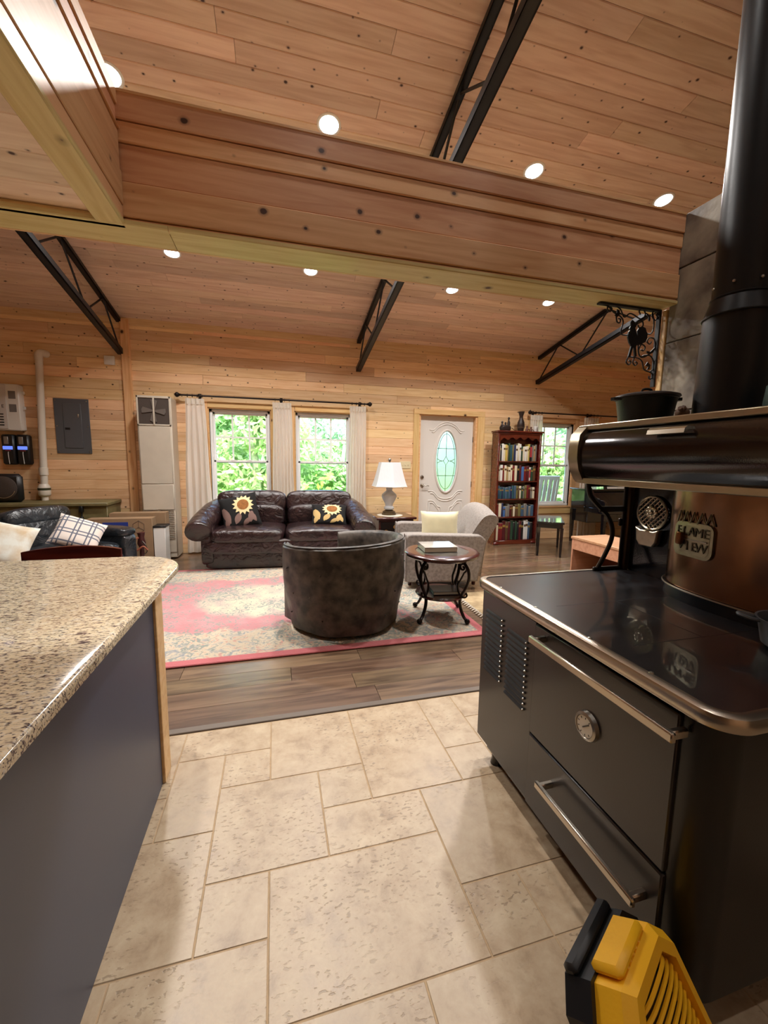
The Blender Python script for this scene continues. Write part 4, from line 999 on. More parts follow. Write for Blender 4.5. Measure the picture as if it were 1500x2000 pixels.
def flat_book(name, label, M, w, d, h, cov, pages=(226,220,208)):
    t = thing(name, label, 'book', M=M)
    MB().box(-w/2+.004, w/2-.005, -d/2+.005, d/2-.005, .004, h-.004).build('pages', mat('paper', pages, .8), t)
    c = MB(); c.box(-w/2, w/2, -d/2, d/2, 0, .004, .001); c.box(-w/2, w/2, -d/2, d/2, h-.004, h, .001); c.box(-w/2, -w/2+.004, -d/2, d/2, 0, h, .001)
    c.build('cover', cov, t); return t
flat_book('large_book', 'thick pale glossy book lying on the round side table', T(1.45, 3.47, .6415) @ Rz(R(-6)), .31, .27, .045, mat('glossy_pale_cover', (150,146,140), .12, coat=.5, col2=(196,190,180), vscale=3))
flat_book('dark_album', 'dark blue album on the lower shelf of the round table', T(1.50, 3.38, .2575) @ Rz(R(-8)), .26, .20, .03, mat('navy_cover', (30,32,46), .3))
# ------------------------------------------------------------------ bookcase
bc = thing('bookcase', 'tall cherry bookcase filled with books beside the front door', 'bookcase', (4.13, 6.48, 0))
W2 = .425; ch = M_['cherry']
for x in (-W2, W2): MB().box(x-.02 if x > 0 else x, x if x > 0 else x+.02, -.155, .045, .0, 1.95, .003).build('side_panel', ch, bc)
MB().box(-W2, W2, .03, .045, .05, 1.95).build('back_panel', ch, bc)
cr = MB(); cr.box(-W2-.03, W2+.03, -.185, .046, 1.965, 1.995, .006); cr.box(-W2-.015, W2+.015, -.17, .046, 1.935, 1.965, .008); cr.build('crown', ch, bc)
sc = [(-W2+.02,1.94),(W2-.02,1.94),(W2-.02,1.80)]
for k in range(0, 41):
    u = 1-2*k/40; sc.append((u*(W2-.03), 1.865+.022*math.cos(abs(u)*math.pi*5)-.03*abs(u)**3))
sc.append((-W2+.02,1.80)); MB().prism(sc, -.158, -.143, 'y').build('scalloped_valance', ch, bc)
SH = [.075, .497, .815, 1.13, 1.475]
for k, z_ in enumerate(SH): MB().box(-W2+.018, W2-.018, -.15, .032, z_-.02, z_, .003).build('shelf', ch, bc)
MB().box(-W2, W2, -.16, -.14, .0, .075, .004).build('plinth', ch, bc)
for x in (-W2+.05, W2-.05): MB().box(x-.05, x+.05, -.175, -.14, 0, .05, .012).build('bracket_foot', ch, bc)
for z0, z1 in ((.075,1.85),):
    for x in (-W2, W2): MB().box(x-.035 if x > 0 else x, x if x > 0 else x+.035, -.165, -.15, .05, 1.94, .004).build('face_stile', ch, bc)
BK = dict(cream=(226,216,188), white=(228,226,220), green=(44,72,54), brown=(92,66,44), teal=(46,84,96), navy=(40,50,86), blue=(70,110,170), red=(120,32,34), maroon=(84,26,32), black=(28,26,28), tan=(176,148,100), grey=(128,124,118), olive=(120,112,66), yellow=(208,186,90), steel=(66,92,118))
BM = {k: mat('book_'+k, v, .5) for k, v in BK.items()}
gilt = mat('gilt_print', (190,160,90), .4, .6); pinkl = mat('spine_picture', (176,60,66), .5)
rows = [('top shelf', 1.475, 'cream,black,white,cream,yellow,tan,green,teal,olive,navy,white,cream,white,green,cream,white,cream,yellow,black,grey,tan,grey'.split(','), .24, .31),
        ('second shelf', 1.13, 'cream,white,red,cream,tan,cream,cream,red,cream,black,maroon,blue,red,maroon,white,green,brown'.split(','), .24, .29),
        ('middle shelf', .815, 'teal,steel,teal,navy,teal,steel,teal,steel,navy,teal,steel,olive,brown,cream,green,grey,olive,red,maroon,grey,cream'.split(','), .19, .26),
        ('fourth shelf', .497, 'red,cream,navy,blue,grey,grey,maroon,brown,cream,brown,olive,steel,grey,steel,grey,steel'.split(','), .17, .25),
        ('bottom shelf', .075, 'cream,red,red,maroon,brown,maroon,green,black,green,black,maroon,black,white,white,steel,black'.split(','), .30, .36)]
ordn = ['first','second','third','fourth','fifth','sixth','seventh','eighth','ninth','tenth','eleventh','twelfth','thirteenth','fourteenth','fifteenth','sixteenth','seventeenth','eighteenth','nineteenth','twentieth','twenty-first','twenty-second']
rr = random.Random(31)
for nm, z_, cols, h0, h1 in rows:
    ws = [rr.uniform(.7, 1.3) for _ in cols]; tot = 2*W2-.10; sc_ = tot/sum(ws); x = -W2+.042
    for k, (c_, w_) in enumerate(zip(cols, ws)):
        w = w_*sc_; h = rr.uniform(h0, h1); d = rr.uniform(.125, .15)
        if nm == 'bottom shelf' and k == 0: h = .27
        b_ = thing('book', '%s spined book, %s from the left on the %s' % (c_, ordn[k], nm), 'book', group='books in the cherry bookcase', M=T(4.13+x+w/2, 6.48-.13+d/2+rr.uniform(0,.012), z_))
        tilt = rr.uniform(-.012,.012)
        MB().box(-w/2+.0012, w/2-.0012, -d/2, d/2-.004, .001, h, min(.004, w*.2)).build('cover', BM[c_], b_)
        MB().box(-w/2+.004, w/2-.004, -d/2+.006, d/2-.002, .004, h+.0006).build('pages', BM['cream'], b_)
        if rr.random() < .55 and w > .025:
            MB().box(-w/2+.004, w/2-.004, -d/2-.0012, -d/2+.001, h*.68, h*.80).build('title_band', gilt if c_ in ('red','maroon','black','brown','navy','teal','green','steel') else BM['brown'], b_)
        if (nm, k) in (('top shelf',18),('second shelf',14)): MB().box(-w/2+.003, w/2-.003, -d/2-.0016, -d/2+.001, h*.25, h*.85).build('picture_band', pinkl if True else None, b_)
        x += w
# ornaments on the bookcase
om_ = mat('dark_carved_wood', (44,32,28), .4, var=.2)
ZT = 1.9955
sc1 = thing('carved_figure_group', 'dark carving of three figures sitting in a small boat', 'figurine', (3.90, 6.45, ZT))
MB().cush((0,0,.05), (.21,.09,.10), .6, .7).build('boat', om_, sc1)
for x, h in ((-.065,.165),(0,.15),(.06,.235)):
    g = MB(); g.tube([(x,0,.06),(x+.004,0,h*.62),(x,0,h*.82)], [.026,.024,.011], 10); g.cush((x+.002,0,h-.018), (.038,.038,.048), 1, 1, 12, 8); g.tube([(x-.02,0,h*.6),(x-.032,-.025,h*.42),(x-.01,-.04,.09)], .008, 6); g.build('figure', om_, sc1)
va = thing('tall_vase', 'tall dark flared vase on the bookcase', 'vase', (4.205, 6.45, ZT))
MB().lathe([(0,0),(.045,0),(.05,.01),(.066,.10),(.058,.16),(.034,.22),(.03,.265),(.052,.335),(.055,.345),(.046,.335),(.02,.26),(0,.26)], n=24).build('body', om_, va)
bn = MB(); [bn.tube([(.0655*math.cos(a),.0655*math.sin(a),z0) for a in [2*math.pi*k/24 for k in range(24)]], .003, 5, closed=True) for z0 in (.06,.075)]; bn.build('carved_bands', mat('pale_incised', (110,90,74), .6), va)
for x, h, q in ((4.325,.10,'seated small reddish figure right of the tall vase'),(4.405,.085,'smallest reddish figure beside the white mug')):
    t = thing('small_figurine', q, 'figurine', (x, 6.44, ZT)); g = MB(); g.tube([(0,0,0),(0,0,h*.5),(.004,0,h*.75)], [.028,.022,.01], 10); g.build('body', mat('red_wood', (92,48,34), .5), t); MB().cush((.004,0,h-.012), (.032,.032,.036), 1, 1, 12, 8).build('head', mat('red_wood_head', (92,48,34), .5), t)
    MB().tube([(0,-.01,h*.55),(.03,-.03,h*.35),(.045,-.03,h*.1)], .007, 6).build('arm', mat('red_wood_arm', (92,48,34), .5), t)
bw = thing('small_tool_carving', 'thin dark carved stick lying by the figure group', 'carving', (4.06, 6.42, ZT)); MB().tube([(-.05,0,.055),(.0,0,.02),(.05,0,.008)], .006, 6).build('stick', om_, bw)
mg = thing('white_mug', 'white mug with a dark scroll print at the end of the bookcase', 'mug', (4.495, 6.43, ZT))
MB().lathe([(0,0),(.036,0),(.04,.01),(.042,.10),(.039,.10),(.036,.012),(0,.012)], n=24).build('cup', M_['white_plastic'], mg)
MB().tube([(.04,0,.08),(.065,0,.075),(.068,0,.045),(.04,0,.025)], .005, 6).build('handle', M_['white_plastic'], mg)
pr = MB()
for cz_, r_ in ((.066,.014),(.036,.017)): pr.tube([(r_*math.cos(a)-.004, -.0425+.008*abs(math.cos(a))*.3, cz_+r_*math.sin(a)) for a in [-1.9+k*4.6/16 for k in range(17)]], .0028, 5)
pr.build('scroll_print', M_['black_plastic'], mg)
# ------------------------------------------------------------------ island with granite top
def granite():
    m, n, l, b = newmat('granite')
    mp = mapping(n, l, (1, 2.6, 2.0), False)
    n1 = n.new('ShaderNodeTexNoise'); n1.inputs['Scale'].default_value = 34; n1.inputs['Detail'].default_value = 6; n1.inputs['Distortion'].default_value = 1.0; l.new(mp.outputs[0], n1.inputs['Vector'])
    r = ramp(n, [(.28, lin((74,64,70))), (.37, lin((136,118,110))), (.42, lin((208,192,166))), (.54, lin((234,214,178))), (.66, lin((230,220,202))), (.74, lin((150,138,130)))]); l.new(n1.outputs['Fac'], r.inputs[0])
    n2 = n.new('ShaderNodeTexNoise'); n2.inputs['Scale'].default_value = 75; n2.inputs['Detail'].default_value = 2; l.new(mp.outputs[0], n2.inputs['Vector'])
    r2 = ramp(n, [(.36, (1,1,1,1)), (.44, (0,0,0,1))]); l.new(n2.outputs['Fac'], r2.inputs[0])
    l.new(mix(n, l, r.outputs[0], lin((66,56,62)), r2.outputs[0]), b.inputs['Base Color']); b.inputs['Roughness'].default_value = .12; b.inputs['Coat Weight'].default_value = .3; b.inputs['Coat Roughness'].default_value = .05; return m
isl = thing('kitchen_island', 'dark slate blue kitchen island with a pine corner board', 'island', (-.51, 0, 0))
ip = mat('slate_blue_panel', (62,67,84), .42)
MB().box(-1.5, 0, -1.6, 1.865, .0, .872, .002).build('body', ip, isl)
MB().box(-.11, .012, 1.855, 1.955, 0, .872, .003).build('corner_board', M_['pine_trim'], isl)
gt = MB(); out = [(-2.2,-1.65),(-.478,-1.65),(-.478,2.18)]
for k in range(9): a = R(90*k/8); out.append((-.478-.27+.27*math.cos(a), 2.18+.27*math.sin(a)))
out += [(-2.2,2.47)]
def ring_(off, z): 
    cx_, cy_ = -1.3, .4; return [(cx_+(x-cx_)*(1-off/abs(x-cx_) if abs(x-cx_) > .1 else 1), cy_+(y-cy_)*(1-off/abs(y-cy_) if abs(y-cy_) > .1 else 1), z) for x, y in out]
prf = [(.006,.880),(.0,.886),(.0,.908),(.004,.916),(.010,.92)]; m_ = len(out); vs = []; fs = []
for off, z_ in prf: vs += ring_(off, z_)
for j in range(len(prf)-1):
    for k in range(m_): fs.append((j*m_+k, j*m_+(k+1) % m_, (j+1)*m_+(k+1) % m_, (j+1)*m_+k))
fs.append(tuple(range(m_))[::-1]); fs.append(tuple((len(prf)-1)*m_+k for k in range(m_)))
gt.add(vs, fs); ct = gt.build('granite_countertop', granite(), label='cream and brown speckled granite countertop on the island', cat='countertop')
ct.location = (0, 0, -.004)
# ------------------------------------------------------------------ wood cookstove
st = thing('cookstove', 'black wood cookstove with steel trim against the slate wall', 'stove', (0, 0, 0))
def enamel(name, col, rough, coat=.3):
    return mat(name, col, rough, .0, coat=coat, bmp=.03, bscale=240)
M_['en'] = enamel('black_stove_enamel', (40,37,38), .34); M_['castop'] = mat('cooktop_cast_iron', (30,29,31), .28, .0, var=.3, vscale=5, coat=.8)
M_['en_side'] = enamel('side_enamel', (20,18,19), .3, .1); M_['louvre'] = mat('louvre_black', (20,19,20), .6)
M_['en_gloss'] = enamel('gloss_black_enamel', (14,13,15), .12, .6)
X0, X1, YN, YF = .955, 1.78, .625, 1.70
def rounded(x0, x1, y0, y1, r, n=7):
    o = []
    for cx_, cy_, a0 in ((x1-r,y1-r,0),(x0+r,y1-r,90),(x0+r,y0+r,180),(x1-r,y0+r,270)):
        for k in range(n+1): a = R(a0+90*k/n); o.append((cx_+r*math.cos(a), cy_+r*math.sin(a)))
    return o
# carcass with a rounded near corner
body = []; rr_ = .085
body += [(X1,YN),(X1,YF),(X0+.012,YF),(X0+.012,.705),(X0,.705-.0)]
for k in range(9): a = R(180+90*k/8); body.append((X0+rr_+rr_*math.cos(a), YN+rr_+rr_*math.sin(a)-.005))
MB().prism(body, .105, .862).build('carcass', M_['en_side'], st)
MB().box(X0+.03, X1-.03, YN+.05, YF-.05, .06, .107).build('base_pan', M_['en_gloss'], st)
fp_ = MB().box(X0, X0+.02, 1.288, YF, .107, .848, .003).build('louvre_panel', M_['en'], st)
for y0, z0 in ((1.655,.765),(1.475,.745)):
    for k in range(13):
        z_ = z0-k*.0235; lv = MB(); lv.prism([(X0-.008,z_-.008),(X0-.006,z_-.002),(X0+.004,z_+.008),(X0+.004,z_-.008)], y0-.14, y0, 'y'); lv.build('louvre', M_['louvre'], fp_)
    for k in range(13): 
        for yy in (y0-.14,): MB().cush((X0-.005, yy, z0-k*.0235-.002), (.012,.012,.010), 1, 1, 8, 5).build('rivet', M_['nickel'], fp_)
od = MB().box(X0-.012, X0+.015, .705, 1.278, .408, .846, .004).build('oven_door', M_['en'], st)
wd_ = MB().box(X0-.012, X0+.015, .705, 1.278, .107, .400, .004).build('wood_drawer', M_['en'], st)
def bar_handle(par, y0, y1, z_):
    h = MB(); h.M = T(0,0,0); h.box(X0-.072, X0-.056, y0, y1, z_-.012, z_+.014, .004); h.build('handle_bar', M_['chrome'], par)
    for y in (y0+.008, y1-.026): MB().box(X0-.064, X0-.008, y, y+.018, z_-.012, z_+.012, .004).build('handle_post', M_['chrome'], par)
bar_handle(od, .672, 1.235, .812); bar_handle(wd_, .73, 1.15, .300)
ga = MB().lathe([(.0,.012),(.034,.012),(.036,.016),(.044,.012),(.047,0)], n=28).build('thermometer_dial', M_['nickel'], od, M=T(X0-.012,.985,.628) @ Ry(-math.pi/2))
MB().disc(.033, 0, .001, 24).build('dial_face', mat('dial_white', (228,224,212), .4), ga, M=T(0,0,.0135))
MB().box(-.002, .002, -.022, .010, .0138, .0150).build('dial_needle', M_['black_plastic'], ga, M=Matrix.Rotation(R(40),4,'Z'))
for k in range(8):
    a = R(225-k*38); MB().box(.024, .030, -.0012, .0012, .0136, .0144).build('dial_tick', M_['black_plastic'], ga, M=Matrix.Rotation(a,4,'Z'))
for x, y in ((X0+.06, YF-.09),(X1-.08, YF-.09),(X0+.06,YN+.1),(X1-.08,YN+.1)): MB().tube([(x,y,.11),(x,y,.03),(x,y,.0)], [.03,.022,.028], 12).build('leg', M_['en_gloss'], st)
top = rounded(.938, 1.80, .595, 1.738, .07)
MB().prism(top, .862, .8985).build('cooktop', M_['castop'], st)
tp = [(x, y, .876) for x, y in rounded(.934, 1.80, .591, 1.742, .074)]
def trim_sweep(par):
    mb = MB(); pr_ = [(.0,.864),(-.010,.865),(-.012,.870),(-.012,.889),(-.008,.898),(.004,.9025),(.018,.9015),(.018,.8985)]
    N_ = 11; base = rounded(.938, 1.80, .595, 1.738, .07, N_)[N_+1:3*(N_+1)]   # far-front and near-front corners
    base = [(1.80,1.738)]+base+[(1.80,.595)]
    vs = []; m2 = len(pr_); fs = []
    for i, (x, y) in enumerate(base):
        a = base[max(0,i-1)]; c = base[min(len(base)-1,i+1)]; tx, ty = c[0]-a[0], c[1]-a[1]; L = math.hypot(tx, ty) or 1; nx, ny = -ty/L, tx/L   # inward normal
        for d, z_ in pr_: vs.append((x+nx*d, y+ny*d, z_))
    for i in range(len(base)-1):
        for k in range(m2-1): fs.append((i*m2+k, i*m2+k+1, (i+1)*m2+k+1, (i+1)*m2+k))
    mb.add(vs, fs); return mb.build('steel_trim', M_['chrome'], par)
trim_sweep(st)
for y in (.80, 1.02, 1.30, 1.55): MB().lathe([(.007,0),(.006,.002),(0,.003)], n=8).build('trim_screw', M_['nickel'], st, M=T(.955,y,.902))
for (x0,y0,x1,y1) in ((1.05,1.30,1.62,1.30),(1.05,.95,1.62,.95),(1.33,1.30,1.33,.95)): MB().box(min(x0,x1)-.0012, max(x0,x1)+.0012, min(y0,y1)-.0012, max(y0,y1)+.0012, .8984, .8990).build('lid_seam', M_['iron'], st)
# back splash, end bracket and warming closet
MB().box(1.795, 1.83, .62, 1.70, .895, 1.40, .004).build('splash_panel', M_['en_gloss'], st)
MB().box(1.765, 1.80, 1.695, 1.735, .895, 1.38, .006).build('upright', mat('bronzed_upright', (126,98,70), .35, .7), st)
bk_ = MB()
for pts, r_ in (([(1.612,.900),(1.655,.975),(1.690,1.055),(1.690,1.12),(1.655,1.185),(1.595,1.235),(1.54,1.29),(1.52,1.36)], .013),):
    bk_.tube([(v.x, 1.715, v.y) for v in spline([(a,b,0) for a,b in pts], 6)], r_, 8, flat=.7)
bk_.box(1.59, 1.775, 1.707, 1.723, .899, .918, .004); bk_.box(1.52, 1.775, 1.707, 1.723, 1.335, 1.365, .004)
bk_.box(1.60, 1.775, 1.708, 1.722, 1.205, 1.235, .004); bk_.box(1.748, 1.772, 1.708, 1.722, .90, 1.36, .004); bk_.box(1.728, 1.752, 1.708, 1.722, 1.13, 1.17, .004)
bk_.build('shelf_bracket', mat('cast_bracket', (58,50,44), .32, .7), st)
wc = MB()
prof = [(1.455,1.612),(1.425,1.580),(1.408,1.530),(1.406,1.480),(1.416,1.430),(1.440,1.385),(1.47,1.378),(1.82,1.378),(1.82,1.612)]
prof = [(v.x, v.y) for v in spline([(a,b,0) for a,b in prof[:6]], 4)]+prof[6:]
wc.prism(prof, .66, 1.69, 'y'); wco = wc.build('warming_closet', M_['en_gloss'], st, smooth=30)
ep = [(1.440,1.628),(1.40,1.585),(1.392,1.53),(1.392,1.475),(1.405,1.42),(1.432,1.372),(1.452,1.356),(1.82,1.356),(1.82,1.378),(1.475,1.378),(1.445,1.395),(1.428,1.435),(1.418,1.48),(1.419,1.53),(1.436,1.575),(1.462,1.606),(1.82,1.606),(1.82,1.628)]
M_['aged'] = mat('aged_nickel', (176,164,140), .30, 1.0, var=.12, vscale=6)
for y0 in (1.655, .64): MB().prism(ep, y0, y0+.062, 'y').build('end_band', M_['aged'], st)
MB().box(1.436, 1.83, .64, 1.715, 1.606, 1.632, .004).build('closet_shelf', M_['aged'], st)
MB().box(1.432, 1.46, .66, 1.69, 1.356, 1.384, .003).build('bottom_rail', M_['aged'], st)
ch_ = MB(); ch_.prism([(1.428,1.588),(1.40,1.588),(1.388,1.580),(1.384,1.564),(1.398,1.568),(1.404,1.576),(1.428,1.576)], 1.13, 1.28, 'y'); ch_.build('closet_handle', mat('nickel_pull', (214,204,186), .22, 1.0), st)
# copper-jacketed flue box with its plate
cop = mat('polished_copper', (134,100,78), .22, 1.0, var=.18, vscale=7)
def arc(y): 
    q = (y-1.09)/.345; return 1.80-.215*max(0, 1-abs(q)**2.6)**.5
def flue(z0, z1, grow, m, nm, par):
    pts = []; N = 40
    for k in range(N+1):
        y = 1.09+(.345)*math.cos(math.pi*k/N); pts.append((arc(y)-grow*(1 if 0 < k < N else 0), y+(grow if k == 0 else (-grow if k == N else 0))))
    pts = pts+[(1.82, .745-grow), (1.82, 1.435+grow)]
    return MB().prism(pts, z0, z1).build(nm, m, par, smooth=40)
fb = flue(.93, 1.40, 0, cop, 'copper_flue_jacket', st); flue(.898, .945, .008, mat('flue_band', (44,48,54), .25, .8), 'flue_band', st)
MB().tube([(arc(1.09+.345*math.cos(math.pi*k/40))-.009, 1.09+.352*math.cos(math.pi*k/40), .946) for k in range(2, 39)], .0035, 6).build('flue_bead', M_['chrome'], st)
# bulging shield plate that follows the jacket, reading FLAME VIEW
pm_ = mat('cast_pewter', (170,164,140), .38, .9, var=.15, vscale=20); pdk = mat('pewter_recess', (110,102,84), .5, .8)
def arc_n(y):
    e = .01; dx = (arc(y+e)-arc(y-e))/(2*e); return Vector((-1, dx, 0)).normalized()
def onarc(s, z_, off):   # s: metres along the jacket towards the viewer
    y = 1.215-s*.95; n__ = arc_n(y); p_ = Vector((arc(y), y, z_)); return p_+n__*off
def plate_poly(poly, o0, o1, nm, m, par):
    # dense fan so the plate hugs the curve
    cx_ = sum(a for a, b in poly)/len(poly); cz_ = sum(b for a, b in poly)/len(poly); vs = []; fs = []; n = len(poly)
    for r in range(1, 6): vs += [onarc(cx_+(a-cx_)*r/5, cz_+(b-cz_)*r/5, o1) for a, b in poly]
    vs += [onarc(a, b, o0) for a, b in poly]; vs.append(onarc(cx_, cz_, o1)); c = len(vs)-1
    for k in range(n):
        k2 = (k+1) % n; fs.append((c, k, k2))
        for r in range(5): fs.append((r*n+k, (r+1)*n+k, (r+1)*n+k2, r*n+k2))
    return MB().add(vs, fs).build(nm, m, par)
def rrect(x0, x1, z0, z1, r): return [(a, b) for a, b in rounded(x0, x1, z0, z1, r, 5)]
ZP = 1.17
plate = plate_poly(rrect(-.092,.092,ZP-.082,ZP+.055,.03), 0, .010, 'name_shield', pm_, st)
plate_poly(rrect(-.080,.080,ZP-.070,ZP+.043,.024), .010, .0108, 'shield_field', pm_, plate)
spk = []
for k in range(9): spk.append((-.085+k*.17/8, ZP+.050+(.045 if k % 2 else .008)))
spk = [(-.085,ZP+.045)]+spk+[(.085,ZP+.045)]
for k in range(5):
    a = -.088+k*.176/5; MB().tube([onarc(a+.001, ZP+.052, .006), onarc(a+.0176, ZP+.096, .006), onarc(a+.0342, ZP+.052, .006)], .0035, 6).build('flame_point', pm_, plate)
def letters(txt, zc, size, par, sx, sp):
    for k, chx in enumerate(txt):
        if chx == ' ': continue
        cu = bpy.data.curves.new('letter', 'FONT'); cu.body = chx; cu.size = size; cu.align_x = 'CENTER'; cu.extrude = .002
        to = bpy.data.objects.new('tmp', cu); COL.objects.link(to); dg = bpy.context.evaluated_depsgraph_get(); me = bpy.data.meshes.new_from_object(to.evaluated_get(dg)); bpy.data.objects.remove(to)
        me.materials.append(mat('raised_letter', (86,78,62), .45, .8)) if not letters.__dict__.get('m') else me.materials.append(letters.m)
        letters.m = me.materials[0]
        s_ = sx+k*sp; y = 1.215-s_*.95; nn_ = arc_n(y); p_ = onarc(s_, zc, .0118); X_ = Vector((0,0,1)).cross(nn_).normalized()
        put('raised_letter', me, par, M=frame_mat(p_, X_, (0,0,1)))
letters('FLAME', ZP+.003, .050, plate, -.062, .032); letters('VIEW', ZP-.055, .050, plate, -.046, .032)
kn = MB(); kn.tube([onarc(-.07, ZP-.012, .016), onarc(.075, ZP-.012, .016)], .003, 6); kn.build('slide_rod', M_['nickel'], plate)
for a in (-.042,):
    q = onarc(a, ZP-.012, .022); MB().cush(q, (.022,.026,.052), .35, .4, 12, 8).build('slide_knob', mat('copper_knob', (120,80,54), .3, 1), plate)
# round cast rose trivet with its cup on the splash panel
rose = thing('match_holder', 'round pierced cast plate with a small cup on the stove back', 'match holder', (1.79, 1.575, 1.215), 0, None, T(1.79, 1.575, 1.215) @ Matrix.Scale(1.22, 4))
pw = mat('bright_pewter', (190,180,160), .32, 1.0, var=.1, vscale=30)
MB().tube([(-.006, .066*math.cos(a), .066*math.sin(a)) for a in [2*math.pi*k/40 for k in range(40)]], .0045, 6, closed=True).build('rim', pw, rose)
for sgn in (-1, 1):
    for k in range(-4, 5):
        o_ = k*.0145; h_ = math.sqrt(max(0, .065**2-o_*o_)); d1 = Vector((0, math.cos(R(45*sgn)), math.sin(R(45*sgn)))); d2 = Vector((0, -d1.z, d1.y))
        MB().cyl(Vector((-.005,0,0))+d2*o_-d1*h_, Vector((-.005,0,0))+d2*o_+d1*h_, .003, n=5).build('lattice_bar', pw, rose)
ro = MB()
for k in range(8): a = 2*math.pi*k/8; ro.cush((-.008,.018*math.cos(a),.018*math.sin(a)+.002), (.012,.022,.022), 1, 1, 8, 6)
ro.cush((-.012,0,.002), (.014,.022,.022), 1, 1, 8, 6); ro.build('rose_boss', pw, rose)
cu_ = MB(); cu_.prism([(-.056,-.060),(-.050,-.075),(-.046,-.115),(-.03,-.135),(.03,-.135),(.046,-.115),(.050,-.075),(.056,-.060),(.03,-.070),(-.03,-.070)], -.028, -.002, 'x'); co = cu_.build('cup', pw, rose); bv = co.modifiers.new('soft','BEVEL'); bv.width = .005; bv.segments = 2
# ------------------------------------------------------------------ stove pipe and things on the stove
spm = mat('black_stovepipe', (30,30,31), .38, .5, bmp=.02)
pp = thing('stove_pipe', 'black stovepipe rising from the cookstove to the ceiling', 'stovepipe', (1.745, 1.25, 0))
def sect(z0, z1, r0, r1, nm='pipe_section'): return MB().lathe([(r0,z0),(r1,z1)], n=36).build(nm, spm, pp)
sect(1.634, 2.02, .118, .112); sect(2.02, 2.09, .114, .093, 'reducer'); sect(2.085, 3.2, .092, .092); sect(3.2, 4.45, .0925, .0925)
for z_, r_ in ((2.02,.115),(2.09,.0945),(3.2,.094)): MB().tube([(r_*math.cos(2*math.pi*k/36), r_*math.sin(2*math.pi*k/36), z_) for k in range(36)], .0035, 6, closed=True).build('seam_bead', spm, pp)
MB().lathe([(.118,1.634),(.128,1.634),(.128,1.648),(.118,1.652)], n=36).build('collar', spm, pp)
for a in (200, 250, 150): MB().lathe([(.006,0),(.005,.004),(0,.005)], n=8).build('screw', M_['nickel'], pp, M=T(.0935*math.cos(R(a)), .0935*math.sin(R(a)), 2.13) @ Rz(R(a)) @ Ry(math.pi/2))
do_ = thing('dutch_oven', 'large black cast iron pot with a lid on the warming shelf', 'pot', (1.63, 1.525, 1.6335))
ci = mat('cast_iron_pot', (30,32,30), .42, .5, bmp=.08, bscale=120)
MB().lathe([(0,0),(.125,0),(.138,.008),(.152,.09),(.158,.115),(.163,.118),(.163,.126),(.150,.126),(.146,.11),(.13,.014),(0,.012)], n=40).build('pot_body', ci, do_)
lid = MB().lathe([(.166,.122),(.172,.126),(.168,.134),(.13,.143),(.07,.150),(.02,.153),(0,.153)], n=40).build('lid', mat('rusty_lid', (58,40,30), .5, .4, col2=(34,30,28), vscale=18), do_)
MB().tube(spline([(-.03,0,.151),(-.024,0,.164),(0,0,.168),(.024,0,.164),(.03,0,.151)], 4), .006, 8).build('lid_handle', ci, do_)
for s in (-1, 1):
    MB().prism([(s*.155,-.028),(s*.195,-.022),(s*.205,0),(s*.195,.022),(s*.155,.028)], .112, .126).build('ear_handle', ci, do_)
do_.rotation_euler = (0,0,R(-18)); do_.scale = (.76,.76,.92)
gr_ = thing('dried_gourd', 'small brown dried leaf shaped gourd lying beside the stovepipe', 'gourd', (1.575, 1.30, 1.6335), R(40))
gb = mat('dried_brown', (98,66,44), .6, var=.3, vscale=30)
MB().cush((0,0,.022), (.085,.05,.044), .9, .9, 20, 10).build('body', gb, gr_); MB().tube(spline([(-.03,0,.03),(-.055,0,.035),(-.075,.005,.028),(-.088,.01,.034)], 4), [.012]*6+[.008]*7, 8).build('stem', gb, gr_)
k2 = thing('small_kettle', 'dull green kettle behind the stovepipe on the shelf', 'kettle', (1.70, .985, 1.6335)); MB().lathe([(0,0),(.09,0),(.1,.03),(.095,.09),(.06,.13),(.0,.14)], n=28).build('body', mat('green_grey_enamel', (84,104,98), .35), k2)
MB().tube(spline([(0,-.07,.11),(0,-.06,.19),(0,.06,.19),(0,.07,.11)], 5), .006, 8).build('handle', M_['iron'], k2)
sa = thing('small_saucepan', 'small grey enamel saucepan at the right of the cooktop', 'saucepan', (1.50, .80, .9035))
se = mat('grey_cast_pan', (88,92,96), .45, .4, var=.1)
MB().lathe([(0,0),(.07,0),(.082,.01),(.094,.07),(.099,.082),(.102,.088),(.096,.088),(.088,.07),(.075,.014),(0,.012)], n=36).build('pan', se, sa)
hl = MB(); hl.tube(spline([(-.055,.078,.080),(-.085,.105,.086),(-.10,.098,.086),(-.094,.070,.082),(-.078,.055,.080)], 6), .0065, 8); hl.build('loop_handle', se, sa)
